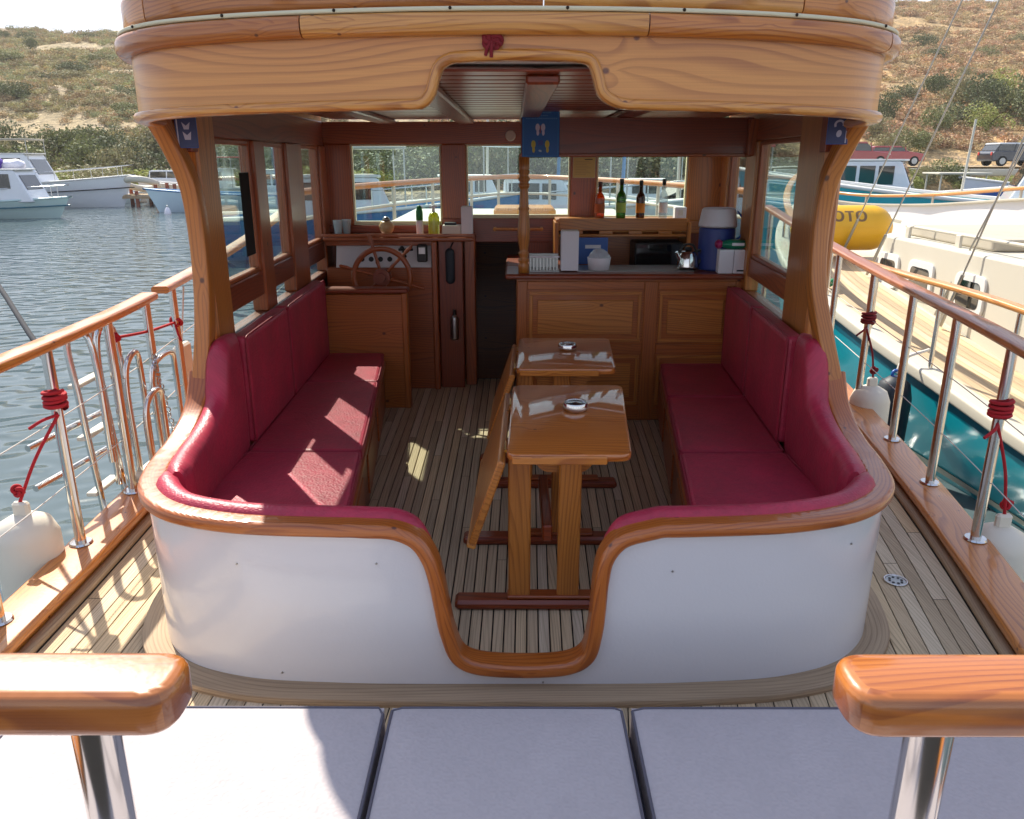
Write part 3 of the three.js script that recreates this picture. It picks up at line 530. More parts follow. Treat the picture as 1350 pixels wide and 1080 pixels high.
for (const side of [-1, 1]) {
  const right = side > 0, word = right ? 'shaded bench facing the tables' : 'sunlit bench on the open water side';
  const sOpen = coam.sOfX(right ? .27 : -.245), sCorner = coam.sOfD(right ? 2.66 : 2.66, right), sPost = coam.sOfD(3.62, right);
  const aft = [], n = 70; for (let k = 0; k <= n; k++) { const s = lerp(sOpen, sCorner, k / n); const u = k / n; aft.push([s, Math.max(.3, edgeTop(s) + .045 + .012 * sst(.75, 1, u)), Math.min(.3, edgeTop(s) - .05)]); }
  // start at the entrance: the pad bends down with the wall's dip
  top('back_cushion', padding(aft, .085, .028), M.vinyl, `maroon backrest roll along the white wall of the ${word}`, 'cushion', 'aft backrest rolls');
  const rise = []; for (let k = 0; k <= 50; k++) { const s = lerp(sCorner, coam.sOfD(3.63, right), k / 50), d = coam.at(s).d; rise.push([s, lerp(edgeTop(Math.max(coamEdge[0][0], Math.min(coamEdge[coamEdge.length - 1][0], s))) + .052, .985, sst(3.3, 3.46, d)), .38]); }
  top('corner_cushion', padding(rise, .1, .055), M.vinyl, `maroon corner backrest rising to the post, ${word}`, 'cushion', 'curved corner backrests');
  // flat backrest panels on the side wall
  const panels = right ? [[3.63, 4.42], [4.44, 5.18]] : [[3.63, 4.42], [4.44, 5.46]];
  panels.forEach(([a, b], i) => {
    const x0 = wx(side, a) - side * .1, x1 = wx(side, b) - side * .1, L = Math.hypot(b - a, x1 - x0), ang = Math.atan2(x1 - x0, b - a);
    const sh = roundPoly([[-L / 2, 0], [L / 2, 0], [L / 2, .53], [-L / 2, .53]], .03); const g = slab(sh, .09, .025, 3); g.rotateX(Math.PI / 2); g.translate(0, 0, -.045); g.rotateY(Math.PI / 2 - ang);
    const m = top('backrest_panel', g, M.vinyl, `maroon backrest panel, ${i ? 'forward one' : 'corner one'}, of the ${word}`, 'cushion', 'flat backrest panels'); m.position.copy(V((x0 + x1) / 2, .425, (a + b) / 2)); part(m, 'piping', tube(sh.map(p => new THREE.Vector3(p[0], p[1], .045 - side * .04 - .045)), .0045, 140, 6, true).rotateY(Math.PI / 2 - ang), M.vinylEdge);
  });
  // seat cushions
  const fx = (d) => right ? lerp(.70, .985, (d - 2.85) / 2.3) : lerp(-.655, -.93, (d - 2.85) / 2.65), bk = (d) => wx(side, d) - side * .135;
  const cuts = right ? [2.44, 3.49, 4.4, 5.18] : [2.44, 3.50, 4.73, 5.47];
  cuts.slice(0, -1).forEach((a, i) => {
    const b = cuts[i + 1], e = .004; let o;
    if (i === 0) { o = [[fx(b - e), b - e], [fx(2.6), 2.6], [fx(2.46) - side * .0, 2.46], [side * .95, 2.48], [side * 1.12, 2.54], [side * 1.235, 2.66], [side * 1.29, 2.85], [bk(b - e), b - e]]; }
    else o = [[fx(a + e), a + e], [bk(a + e), a + e], [bk(b - e), b - e], [fx(b - e), b - e]];
    const c = top('seat_cushion', slab(roundPoly(o, .03, 4), .09, .022, 3), M.vinyl, `maroon seat cushion, ${['curved corner one', 'middle one', 'forward one'][i]}, of the ${word}`, 'cushion', 'bench seat cushions'); c.position.y = .345;
    const wl = roundPoly(o, .03, 4), cx = wl.reduce((q, p) => q + p[0], 0) / wl.length, cd = wl.reduce((q, p) => q + p[1], 0) / wl.length; part(c, 'piping', tube(wl.map(p => V(lerp(p[0], cx, .012), .086, lerp(p[1], cd, .008))), .0042, 160, 6, true), M.vinyl); part(c, 'piping', tube(wl.map(p => V(p[0], .012, p[1])), .004, 160, 6, true), M.vinyl);
  });
  // bench carcass
  const g = thing('bench', `wooden bench box under the maroon cushions of the ${word}`, 'bench'); const dE = right ? 5.18 : 5.47;
  const len = dE - 2.4, x0 = fx(2.4), x1 = fx(dE), ang = Math.atan2(x1 - x0, len), L = Math.hypot(len, x1 - x0);
  part(g, 'front_board', chamfer(.024, .32, L, .004, 'z'), M.mahoDark, V((x0 + x1) / 2 + side * .02, .182, (2.4 + dE) / 2), [0, -ang, 0]);
  part(g, 'edge_trim', chamfer(.028, .04, L, .01, 'z'), M.maho, V((x0 + x1) / 2 + side * .006, .362, (2.4 + dE) / 2), [0, -ang, 0]);
  part(g, 'seat_board', slab([[fx(2.45) + side * .04, 2.45], [side * 1.0, 2.5], [side * 1.2, 2.66], [side * 1.25, 3.0], [bk(dE), dE], [fx(dE) + side * .04, dE]], .02, 0), M.mahoDark, new THREE.Vector3(0, .322, 0));
  for (const d of [3.2, 4.1, 4.9]) part(g, 'door_panel', chamfer(.012, .22, .6, .008, 'z'), M.maho, V(fx(d) + side * .004, .19, d), [0, -ang, 0]);
  settle(g);
}
// partition behind the bench, in front of the helm
{
  const g = thing('partition', 'low wooden partition between the sunlit bench and the steering wheel', 'partition');
  bx(g, 'panel', -1.42, -.78, .02, .85, 5.49, 5.53, M.oak2, .004, 'x'); bx(g, 'post', -.79, -.75, .02, .86, 5.48, 5.56, M.oak2, .006, 'y'); bx(g, 'cap', -1.42, -.74, .86, .895, 5.46, 5.58, M.mahoDark, .01);
  settle(g);
}

// ================= TABLES =================
function makeTable(label, d0, d1, xa, xb, wide) {
  const g = thing('folding_table', label, 'table', 'drop-leaf tables down the middle of the cockpit');
  const shape = roundPoly([[xa, d0], [xb, d0 + .0], [xb + wide, d1], [xa + .022, d1]], .05, 6);
  part(g, 'table_top', toCreasedNormals(slab(shape, .03, .006, 2), .5), M.gloss, new THREE.Vector3(0, .695, 0));
  bx(g, 'edge_strip', xa + .02, xb - .09, .688, .718, d0 - .012, d0 - .001, M.rail, .004);
  // leaf folded down, leaning away from the legs
  const tilt = .33, W = .36, lf = chamfer(.03, W, d1 - d0 - .02, .006, 'z'); const m = part(g, 'folded_leaf', lf, M.oak, V(xa - .008 - Math.sin(tilt) * W / 2, .685 - Math.cos(tilt) * W / 2, (d0 + d1) / 2 + .01), [0, -.02, -tilt]);
  part(m, 'edge_strip', chamfer(.036, .022, d1 - d0 - .03, .006, 'z'), M.pine, new THREE.Vector3(0, -W / 2 - .008, 0));
  for (const d of [d0 + .13, d1 - .24]) {
    for (const x of [xa + .005, xa + .2]) bx(g, 'leg', x, x + .088, .07, .694, d - .018, d + .018, M.oak, .006, 'y');
    bx(g, 'foot', xa - .21, xb + .04, .0205, .062, d - .045, d + .04, M.mahoDark, .012); bx(g, 'foot', xa - .0, xb - .06, .064, .078, d - .03, d + .03, M.maho, .006);
    part(g, 'brace', slab(roundPoly([[xa + .06, 0], [xb - .08, 0], [xb - .15, .1], [xa + .14, .1]], .03), .024, 0).rotateX(-Math.PI / 2), M.oak, V(0, .69, d + .03));
  }
  bx(g, 'stretcher', xa + .14, xa + .18, .3, .37, d0 + .14, d1 - .25, M.mahoDark, .006);
  part(g, 'hinge', cyl(V(xa - .004, .7, d0 + .1), V(xa - .004, .7, d0 + .2), .006), M.brass); part(g, 'hinge', cyl(V(xa + .012, .7, d1 - .25), V(xa + .012, .7, d1 - .15), .006), M.brass);
  return settle(g);
}
makeTable('glossy wooden drop-leaf table right behind the entrance in the white wall', 2.69, 3.62, -.028, .43, .085);
makeTable('wooden drop-leaf table standing in front of the bar counter', 3.92, 4.66, .008, .525, .045);
function ashtray(label, x, d) {
  const g = thing('ashtray', label, 'ashtray', 'round steel ashtrays on the tables');
  part(g, 'bowl', lathe([[.0, .006], [.04, .004], [.05, .002], [.054, .02], [.05, .036], [.046, .04], [.044, .034], [.047, .02], [.04, .01], [0, .01]], 24), M.steel); part(g, 'lid', lathe([[.0, .036], [.03, .034], [.036, .03], [.032, .027], [0, .027]], 20), M.darkWindow); 
  g.position.copy(V(x, .7255, d)); return g;
}
ashtray('round steel ashtray on the table behind the wall entrance', .262, 3.22); ashtray('round steel ashtray on the table before the bar', .3, 4.34);

// ================= BAR =================
{
  const g = thing('bar_counter', 'wooden bar counter with raised panels and a shiny top', 'bar counter');
  bx(g, 'front_panel', .015, 1.53, .02, 1.0, 5.215, 5.24, M.oak2, .003, 'x');
  bx(g, 'side_panel', .015, .04, .02, 1.0, 5.242, 6.26, M.oak2, .003, 'z');
  bx(g, 'counter_top', -.06, 1.54, 1.0, 1.035, 5.17, 5.62, M.mahoDark, .012); bx(g, 'counter_top', -.06, .35, 1.001, 1.034, 5.625, 6.27, M.mahoDark, .012);
  bx(g, 'steel_sink_edge', .42, 1.2, 1.035, 1.042, 5.3, 5.6, M.steelDull, .003); bx(g, 'back_cabinet', .36, 1.58, .02, .95, 5.9, 6.28, M.mahoDark, .004);
  for (const [a, b] of [[.02, .085], [.86, .95], [1.46, 1.53]]) bx(g, 'stile', a, b, .03, .985, 5.2, 5.214, M.oak2, .004, 'y');
  for (const [h0, h1] of [[.03, .12], [.5, .56], [.93, .985]]) { bx(g, 'rail', .086, .859, h0, h1, 5.201, 5.2145, M.oak2, .004, 'x'); bx(g, 'rail', .951, 1.459, h0, h1, 5.201, 5.2145, M.oak2, .004, 'x'); }
  for (const [a, b] of [[.1, .845], [.965, 1.445]]) for (const [h0, h1] of [[.575, .915], [.135, .485]]) {
    const f = [[a, b, h1 - .022, h1], [a, b, h0, h0 + .022], [a, a + .022, h0 + .0225, h1 - .0225], [b - .022, b, h0 + .0225, h1 - .0225]];
    for (const [p, q, r, t] of f) bx(g, 'panel_moulding', p, q, r, t, 5.204, 5.2142, M.oak, .006);
    bx(g, 'raised_panel', a + .055, b - .055, h0 + .055, h1 - .055, 5.203, 5.2142, M.oak, .009, 'x');
  }
  settle(g);
  const h = thing('bar_header', 'wide wooden header board hanging from the ceiling over the bar', 'header board');
  bx(h, 'board', .04, 1.5, 1.78, 2.0, 5.25, 5.28, M.mahoDark, .004, 'x'); bx(h, 'lower_trim', .03, 1.5, 1.765, 1.785, 5.235, 5.295, M.maho, .005); bx(h, 'end_block', 1.46, 1.52, 1.77, 1.99, 5.2, 5.3, M.maho, .006, 'y'); settle(h);
  const c = thing('turned_column', 'turned wooden column between the bar top and the header board', 'column');
  const pr = [[.0, 0], [.036, 0], [.036, .05], [.028, .06], [.036, .075], [.036, .085], [.026, .095], [.034, .12], [.034, .13], [.027, .14], [.03, .16], [.041, .23], [.04, .28], [.034, .36], [.032, .4], [.036, .405], [.036, .415], [.031, .42], [.026, .53], [.032, .545], [.036, .55], [.036, .56], [.03, .565], [.03, .58], [.037, .585], [.037, .6], [.03, .606], [.03, .625], [.036, .63], [.036, .642], [.031, .65], [.034, .66], [.034, .728], [0, .728]];
  const lg = lathe(pr, 24); { const uv = lg.attributes.uv, p = lg.attributes.position; for (let i = 0; i < uv.count; i++) uv.setXY(i, p.getY(i), uv.getX(i) * .2); }
  part(c, 'shaft', lg, M.oak); c.position.copy(V(.062, 1.036, 5.26));
  const s = thing('bar_shelf', 'wooden bar shelf with slots below the windscreen, carrying liquor bottles', 'shelf');
  bx(s, 'front_board', .33, 1.28, 1.245, 1.335, 5.98, 6.0, M.oak, .004, 'x'); bx(s, 'top_board', .31, 1.3, 1.306, 1.326, 6.002, 6.28, M.oak, .004, 'x'); bx(s, 'bottom_board', .33, 1.28, 1.2, 1.22, 5.985, 6.275, M.oak, .004, 'x'); bx(s, 'side_board', .3, .329, 1.03, 1.305, 5.97, 6.28, M.oak, .004, 'y'); bx(s, 'side_board', 1.281, 1.31, .95, 1.305, 5.97, 6.28, M.oak, .004, 'y');
  bx(s, 'back_board', .33, 1.28, .955, 1.19, 6.25, 6.278, M.oak2, .004, 'x');
  for (const x of [.46, .68, .9, 1.12]) bx(s, 'divider', x - .05, x + .05, 1.2205, 1.2445, 5.983, 6.0, M.oak, .003);
  settle(s);
}
const liq = (c, o = {}) => phy({ color: hex(c), transmission: .75, roughness: .06, thickness: 0, ior: 1.4, ...o });
function bottle(label, x, d, y, liquid, capc, labelc, h = .26, r = .036) {
  const g = thing('liquor_bottle', label, 'bottle', 'liquor bottles on the bar shelf');
  part(g, 'glass_body', lathe([[0, .0], [r * .95, 0], [r, .008], [r, h * .55], [r * .85, h * .63], [r * .4, h * .72], [r * .36, h * .9], [0, h * .9]], 18), liq(liquid));
  part(g, 'paper_label', new THREE.CylinderGeometry(r + .001, r + .001, h * .26, 18, 1, true), std({ color: hex(labelc), roughness: .7 }), new THREE.Vector3(0, h * .28, 0));
  part(g, 'cap', lathe([[0, h * .86], [r * .44, h * .86], [r * .46, h], [r * .38, h * 1.02], [0, h * 1.02]], 12), std({ color: hex(capc), roughness: .4 }));
  g.position.copy(V(x, y, d));
}
bottle('amber liquor bottle with dark red cap at the column end of the shelf', .64, 6.1, 1.327, '#c8641e', '#4a1618', '#b0582a', .26, .037);
bottle('green liquor bottle with black cap on the bar shelf', .8, 6.1, 1.327, '#5c8c2c', '#141414', '#aac45a', .28, .036);
bottle('brown whisky bottle with yellow and orange label on the bar shelf', .945, 6.1, 1.327, '#6a3a10', '#1a1614', '#d08428', .27, .033);
bottle('clear bottle with white label and black cap on the bar shelf', 1.115, 6.1, 1.327, '#dfe6ea', '#16161a', '#e8e8ea', .28, .033);
{ const g = thing('small_carton', 'small white carton at the end of the bottle shelf', 'carton'); bx(g, 'box', 1.2, 1.285, 1.327, 1.41, 6.06, 6.14, M.card, .003); bx(g, 'side_print', 1.225, 1.26, 1.35, 1.39, 6.057, 6.0595, M.paper, .001); settle(g); }
{ const g = thing('tall_carton', 'tall white carton standing on the bar beside the column', 'carton'); bx(g, 'box', .31, .425, 1.043, 1.3, 5.28, 5.37, M.card, .003, 'y'); bx(g, 'lid_flap', .314, .421, 1.3, 1.304, 5.284, 5.366, M.paper, .001); settle(g); }
{ const g = thing('storage_tray', 'grey slatted tray beside the column on the bar', 'tray'); bx(g, 'back', .1, .3, 1.036, 1.14, 5.44, 5.45, M.steelDull, .002); bx(g, 'base', .1, .3, 1.036, 1.046, 5.28, 5.44, M.steelDull, .002); for (let k = 0; k < 9; k++) bx(g, 'slat', .102 + k * .022, .112 + k * .022, 1.047, 1.13, 5.275, 5.28, M.steelDull, .001); bx(g, 'rim', .1, .3, 1.13, 1.14, 5.273, 5.283, M.card, .002); settle(g); }
{ const g = thing('blue_folder', 'blue folder standing on the bar behind the plastic tub', 'folder'); bx(g, 'cover', .45, .66, 1.04, 1.225, 5.655, 5.67, M.blue, .003); bx(g, 'title_strip', .5, .61, 1.15, 1.175, 5.652, 5.6545, M.card, .0005); settle(g); }
{ // clear plastic tub with crumpled bag
  const g = thing('plastic_tub', 'translucent white plastic tub with a crumpled bag on the bar', 'tub'); part(g, 'tub', lathe([[0, 0], [.07, 0], [.078, .07], [.08, .08], [.074, .08], [.07, .01], [0, .008]], 20), M.card, V(.57, 1.043, 5.36));
  const ig = new THREE.IcosahedronGeometry(.072, 3), p = ig.attributes.position; for (let i = 0; i < p.count; i++) { const v = new THREE.Vector3(p.getX(i), p.getY(i), p.getZ(i)); const k = 1 + .28 * (fbm(v.x * 40 + 9, v.y * 40 + v.z * 30 + 9, 256, 256, 3) - .5); p.setXYZ(i, v.x * k, v.y * k * .8, v.z * k); } ig.computeVertexNormals();
  part(g, 'crumpled_bag', ig, phy({ color: hex('#e8ecf2'), transmission: .5, roughness: .25, thickness: 0 }), V(.57, 1.12, 5.36)); settle(g);
}
{ const g = thing('microwave', 'black microwave under the bar shelf', 'microwave'); bx(g, 'body', .9, 1.26, .951, 1.16, 5.98, 6.24, M.black, .008); bx(g, 'door_glass', .915, 1.17, .965, 1.145, 5.974, 5.979, M.darkWindow, .003); bx(g, 'control_strip', 1.18, 1.25, .965, 1.145, 5.974, 5.979, M.rubber, .003); settle(g); }
{ // chrome kettle
  const g = thing('kettle', 'chrome electric kettle on the bar next to the drinks cooler', 'kettle'); const k = [];
  part(g, 'body', lathe([[0, 0], [.07, 0], [.072, .02], [.066, .07], [.056, .105], [.044, .12], [0, .122]], 24), M.steel, V(1.17, 1.043, 5.38)); part(g, 'lid_knob', lathe([[0, .12], [.022, .122], [.026, .135], [.016, .146], [0, .148]], 16), M.black, V(1.17, 1.043, 5.38));
  part(g, 'spout', cyl(V(1.12, 1.1, 5.36), V(1.085, 1.16, 5.35), .016, .01), M.steel); part(g, 'handle', tube([V(1.215, 1.15, 5.38), V(1.25, 1.17, 5.38), V(1.262, 1.12, 5.38), V(1.235, 1.07, 5.38)], .009, 16), M.black); part(g, 'top_handle', tube([V(1.11, 1.15, 5.38), V(1.14, 1.2, 5.38), V(1.2, 1.2, 5.38), V(1.225, 1.15, 5.38)], .008, 16), M.black); settle(g);
}
{ // drinks cooler jug
  const g = thing('drinks_cooler', 'round blue drinks cooler with white lid at the end of the bar', 'cooler'); const P = V(1.365, 1.037, 5.42);
  part(g, 'body', lathe([[0, 0], [.115, 0], [.12, .01], [.12, .27], [.112, .28], [0, .28]], 28), phy({ color: hex('#243a86'), roughness: .4 }), P); part(g, 'lid', lathe([[.0, .281], [.125, .281], [.126, .3], [.11, .395], [.1, .405], [0, .407]], 28), M.card, P);
  part(g, 'handle', tube([V(1.49, 1.42, 5.42), V(1.53, 1.36, 5.4), V(1.515, 1.26, 5.39), V(1.48, 1.23, 5.41)], .007, 16), M.blue); part(g, 'spigot', cyl(V(1.365, 1.09, 5.3), V(1.365, 1.09, 5.26), .012), M.card); settle(g);
}
{ const g = thing('drink_carton_pack', 'white carton pack in front of the drinks cooler', 'carton'); bx(g, 'carton', 1.335, 1.43, 1.036, 1.19, 5.2, 5.27, M.card, .003, 'y'); bx(g, 'carton', 1.433, 1.525, 1.036, 1.19, 5.2, 5.27, M.card, .003, 'y'); bx(g, 'print_mark', 1.455, 1.5, 1.05, 1.06, 5.197, 5.1995, M.rubber, .0005); settle(g); }
{ // green wipes pack lying on the carton
  const g = thing('wipes_pack', 'green wipes packet with a magenta end lying on the white cartons', 'packet'); const s = new THREE.SphereGeometry(1, 20, 12); const q = s.clone().scale(.1, .032, .045); part(g, 'packet', q, phy({ color: hex('#0f7a5a'), roughness: .35 }), V(1.44, 1.222, 5.24)); part(g, 'end_seal', s.clone().scale(.025, .03, .035), phy({ color: hex('#a01c5c'), roughness: .4 }), V(1.335, 1.222, 5.24)); part(g, 'printed_band', chamfer(.08, .018, .004, .001), M.card, V(1.45, 1.225, 5.1935)); settle(g);
}

// ================= HELM =================
{
  const g = thing('helm_console', 'wooden helm console with white gauge panel below the windscreen', 'console');
  bx(g, 'cabinet', -1.42, -.62, .02, .97, 6.0, 6.29, M.maho, .005, 'x'); bx(g, 'top_shelf', -1.43, -.3, 1.165, 1.2, 5.98, 6.29, M.maho, .01, 'x'); bx(g, 'upper_board', -1.42, -.62, 1.13, 1.164, 6.03, 6.29, M.maho, .004); bx(g, 'side_cheek', -.62, -.58, .02, 1.164, 5.97, 6.29, M.maho, .006, 'y');
  bx(g, 'fiddle_rail', -1.43, -.3, 1.2, 1.222, 5.965, 5.98, M.maho, .006, 'x');
  bx(g, 'door_panel', -.575, -.39, .02, 1.164, 6.03, 6.05, M.mahoDark, .006, 'y');
  part(g, 'gauge_panel', chamfer(.72, .17, .012, .003), M.white, V(-.985, 1.05, 6.03), [-.35, 0, 0]);
  for (const [x, r] of [[-1.15, .019], [-1.08, .019], [-1.01, .019], [-.94, .019]]) part(g, 'gauge', new THREE.CylinderGeometry(r, r, .014, 18), M.black, V(x, 1.03, 6.018), [Math.PI / 2 - .35, 0, 0]);
  const th = part(g, 'throttle', cyl(V(-.82, 1.05, 6.02), V(-.835, 1.12, 5.94), .009), M.black); part(th, 'knob', new THREE.SphereGeometry(.018, 12, 8), M.black, V(-.835, 1.12, 5.94)); part(g, 'switch_row', chamfer(.11, .018, .012, .003), M.black, V(-.82, 1.1, 6.04), [-.35, 0, 0]);
  const ra = part(g, 'radio', chamfer(.075, .13, .05, .008), M.black, V(-.69, 1.08, 5.99)); part(ra, 'radio_screen', chamfer(.05, .05, .006, .002), M.steelDull, new THREE.Vector3(0, .02, .027));
  settle(g);
  // hand-held receiver hanging on the door panel
  const t = thing('hanging_bag', 'dark hanging strap bag beside the helm door panel', 'bag'); part(t, 'pouch', new THREE.CapsuleGeometry(.035, .2, 4, 12).scale(1, 1, .5), M.rubber, V(-.485, .98, 6.005)); part(t, 'strap', tube([V(-.485, 1.1, 6.0), V(-.47, 1.14, 6.0), V(-.46, 1.155, 6.02)], .006, 10), M.black); settle(t);
  const e = thing('fire_extinguisher', 'small grey cylinder hanging low by the companionway', 'extinguisher'); part(e, 'cylinder', lathe([[0, 0], [.03, 0], [.033, .01], [.033, .16], [.02, .185], [.01, .19], [0, .19]], 16), M.steelDull, V(-.46, .42, 5.99)); part(e, 'valve', new THREE.CylinderGeometry(.012, .012, .04, 10), M.black, V(-.46, .63, 5.99)); settle(e);
  // wheel
  const w = thing('steering_wheel', 'wooden spoked ship steering wheel in front of the helm console', 'steering wheel'); const C = V(-.965, .93, 5.78);
  const rim = new THREE.TorusGeometry(.205, .02, 10, 48); rim.scale(1, 1, .8); part(w, 'rim', rim, M.maho, C); part(w, 'hub', new THREE.CylinderGeometry(.062, .066, .07, 24), M.mahoDark, C, [Math.PI / 2, 0, 0]); part(w, 'hub_cap', new THREE.CylinderGeometry(.03, .034, .02, 18), M.mahoDark, C.clone().add(new THREE.Vector3(0, 0, .04)), [Math.PI / 2, 0, 0]); part(w, 'axle', cyl(C, V(-.965, .93, 6.0), .025), M.steelDull);
  for (let k = 0; k < 6; k++) { const a = .26 + k * Math.PI / 3; const lg = lathe([[0, .05], [.014, .05], [.011, .09], [.015, .11], [.011, .13], [.012, .19], [.013, .225], [.009, .235], [.015, .265], [.012, .31], [.006, .32], [0, .32]], 10); part(w, 'spoke', lg, M.maho, C, [0, 0, a]); }
  settle(w);
  // things on the shelf
  const l = thing('compass', 'brass and cream compass globe on the helm shelf', 'compass'); part(l, 'bowl', lathe([[0, 0], [.035, 0], [.05, .02], [.058, .05], [.046, .08], [.03, .09], [0, .092]], 16), std({ color: hex('#c8a070'), roughness: .4 }), V(-.955, 1.223, 6.03)); part(l, 'cap', lathe([[0, .09], [.03, .088], [.028, .105], [.014, .12], [0, .122]], 14), M.steelDull, V(-.955, 1.223, 6.03)); settle(l);
  const b1 = thing('spray_bottle', 'white spray can with green cap on the helm shelf', 'bottle'); part(b1, 'can', lathe([[0, 0], [.026, 0], [.027, .1], [.022, .115], [0, .116]], 16), M.card, V(-.715, 1.201, 6.1)); part(b1, 'cap', lathe([[0, .116], [.026, .112], [.026, .17], [.018, .21], [.008, .22], [0, .22]], 16), M.green, V(-.715, 1.201, 6.1)); settle(b1);
  const b2 = thing('soap_bottle', 'yellow-green soap bottle with pump on the helm shelf', 'bottle'); part(b2, 'bottle', lathe([[0, 0], [.04, 0], [.042, .01], [.042, .13], [.03, .16], [.012, .17], [0, .17]], 16), phy({ color: hex('#cfcf50'), transmission: .5, roughness: .2, thickness: 0 }), V(-.61, 1.201, 6.12)); part(b2, 'pump', lathe([[0, .17], [.012, .17], [.01, .2], [.018, .205], [.016, .22], [0, .222]], 10), M.card, V(-.61, 1.201, 6.12)); settle(b2);
  const b3 = thing('tissue_box', 'flat pale box on the helm shelf beside the soap bottle', 'box'); bx(b3, 'box', -.545, -.405, 1.201, 1.275, 6.08, 6.2, M.paper, .004); bx(b3, 'lid', -.53, -.44, 1.2755, 1.295, 6.1, 6.16, M.rubber, .004); settle(b3);
  const b4 = thing('upright_carton', 'upright white carton at the end of the helm shelf', 'carton'); bx(b4, 'box', -.4, -.315, 1.201, 1.41, 6.08, 6.17, M.card, .003, 'y'); bx(b4, 'flap', -.396, -.319, 1.411, 1.414, 6.083, 6.165, M.paper, .001); settle(b4);
  const b5 = thing('plastic_cups', 'clear plastic cups stacked in the helm corner', 'cups'); for (const [x, z] of [[-1.34, 6.12], [-1.29, 6.2]]) part(b5, 'cup', lathe([[.024, 0], [.036, .11], [.037, .11], [.026, .001], [0, .002]], 14), phy({ color: hex('#e8f0f2'), transmission: .7, roughness: .15, thickness: 0 }), V(x, 1.201, z)); settle(b5);
}

// ================= ROPE ROSETTE, FOREGROUND =================
{
  const g = thing('rope_rosette', 'dark red knotted rope hanging on the roof fascia', 'rope'); const C = V(-.07, 2.11, 2.735);
  part(g, 'knot', new THREE.TorusKnotGeometry(.019, .0085, 80, 8, 3, 5).scale(1, .9, .55), M.redRopeDark, C); for (const [a, b] of [[-.022, -.045], [-.004, -.05], [.028, -.015]]) part(g, 'rope_end', tube([C.clone(), C.clone().add(new THREE.Vector3(a * .7, b * .5, .012)), C.clone().add(new THREE.Vector3(a, b, .004))], .006, 10), M.redRopeDark); settle(g);
}
function padSlab(w, l, h, puff) { // a stuffed rectangular pad with welted rim
  const nx = 28, nz = 34, pos = [], uv = [], idx = []; const gridv = (u, v, topSide) => { const x = (u - .5) * w, z = (v - .5) * l, e = Math.min(u, 1 - u) * w, f = Math.min(v, 1 - v) * l, k = 1 - Math.exp(-Math.min(e, f) / .05); const wr = .006 * (fbm(u * 5 + w * 7, v * 6 + 3, 256, 256, 3) - .5) * k; return [x, topSide ? h * .5 + puff * k + wr : -h * .5, z]; };
  for (const t of [true, false]) { const b = pos.length / 3; for (let j = 0; j <= nz; j++) for (let i = 0; i <= nx; i++) { pos.push(...gridv(i / nx, j / nz, t)); uv.push(i / nx * w, j / nz * l); } for (let j = 0; j < nz; j++) for (let i = 0; i < nx; i++) { const a = b + j * (nx + 1) + i; t ? idx.push(a, a + nx + 1, a + 1, a + 1, a + nx + 1, a + nx + 2) : idx.push(a, a + 1, a + nx + 1, a + 1, a + nx + 2, a + nx + 1); } }
  const T = (i, j) => j * (nx + 1) + i, Bt = (i, j) => (nz + 1) * (nx + 1) + j * (nx + 1) + i; const sideq = (a, b) => idx.push(T(...a), T(...b), Bt(...a), T(...b), Bt(...b), Bt(...a));
  for (let i = 0; i < nx; i++) { sideq([i, 0], [i + 1, 0]); sideq([i, nz], [i + 1, nz]); } for (let j = 0; j < nz; j++) { sideq([0, j], [0, j + 1]); sideq([nx, j], [nx, j + 1]); }
  const g = new THREE.BufferGeometry(); g.setAttribute('position', new THREE.Float32BufferAttribute(pos, 3)); g.setAttribute('uv', new THREE.Float32BufferAttribute(uv, 2)); g.setIndex(idx); g.computeVertexNormals(); return toCreasedNormals(g, .9);
}
[[-1.36, -.362, 'next to the sunlit side deck'], [-.338, .298, 'between its two neighbours, facing the wall entrance'], [.328, 1.38, 'next to the right-hand drain in the deck']].forEach(([a, b, txt], i) => {
  const g = thing('sun_mattress', ['pale lavender sunbathing mattress partly in sun, on the aft platform', 'pale narrow sunbathing mattress between two wider ones on the aft platform', 'pale sunbathing mattress in full shade on the aft platform'][i], 'mattress', 'sunbathing mattresses on the aft platform');
  const L = 1.7, w = b - a; part(g, 'pad', padSlab(w, L, .09, .012), M.mattress, V((a + b) / 2, .245, 1.845 - L / 2));
  const rim = roundPoly([[a, 1.845], [b, 1.845], [b, 1.845 - L], [a, 1.845 - L]], .012).map(p => V(p[0], .29, p[1])); part(g, 'piping', tube(rim, .0045, 120, 6, true), M.piping); part(g, 'piping', tube(rim.map(p => p.clone().setY(.2)), .0045, 120, 6, true), M.piping); settle(g);
});
{ const g = thing('aft_platform', 'low white platform box carrying the sunbathing mattresses', 'platform'); bx(g, 'box', -1.4, 1.42, .001, .17, .1, 1.83, M.white, .01); bx(g, 'top_board', -1.42, 1.44, .17, .199, .08, 1.85, M.margin, .006); settle(g); }
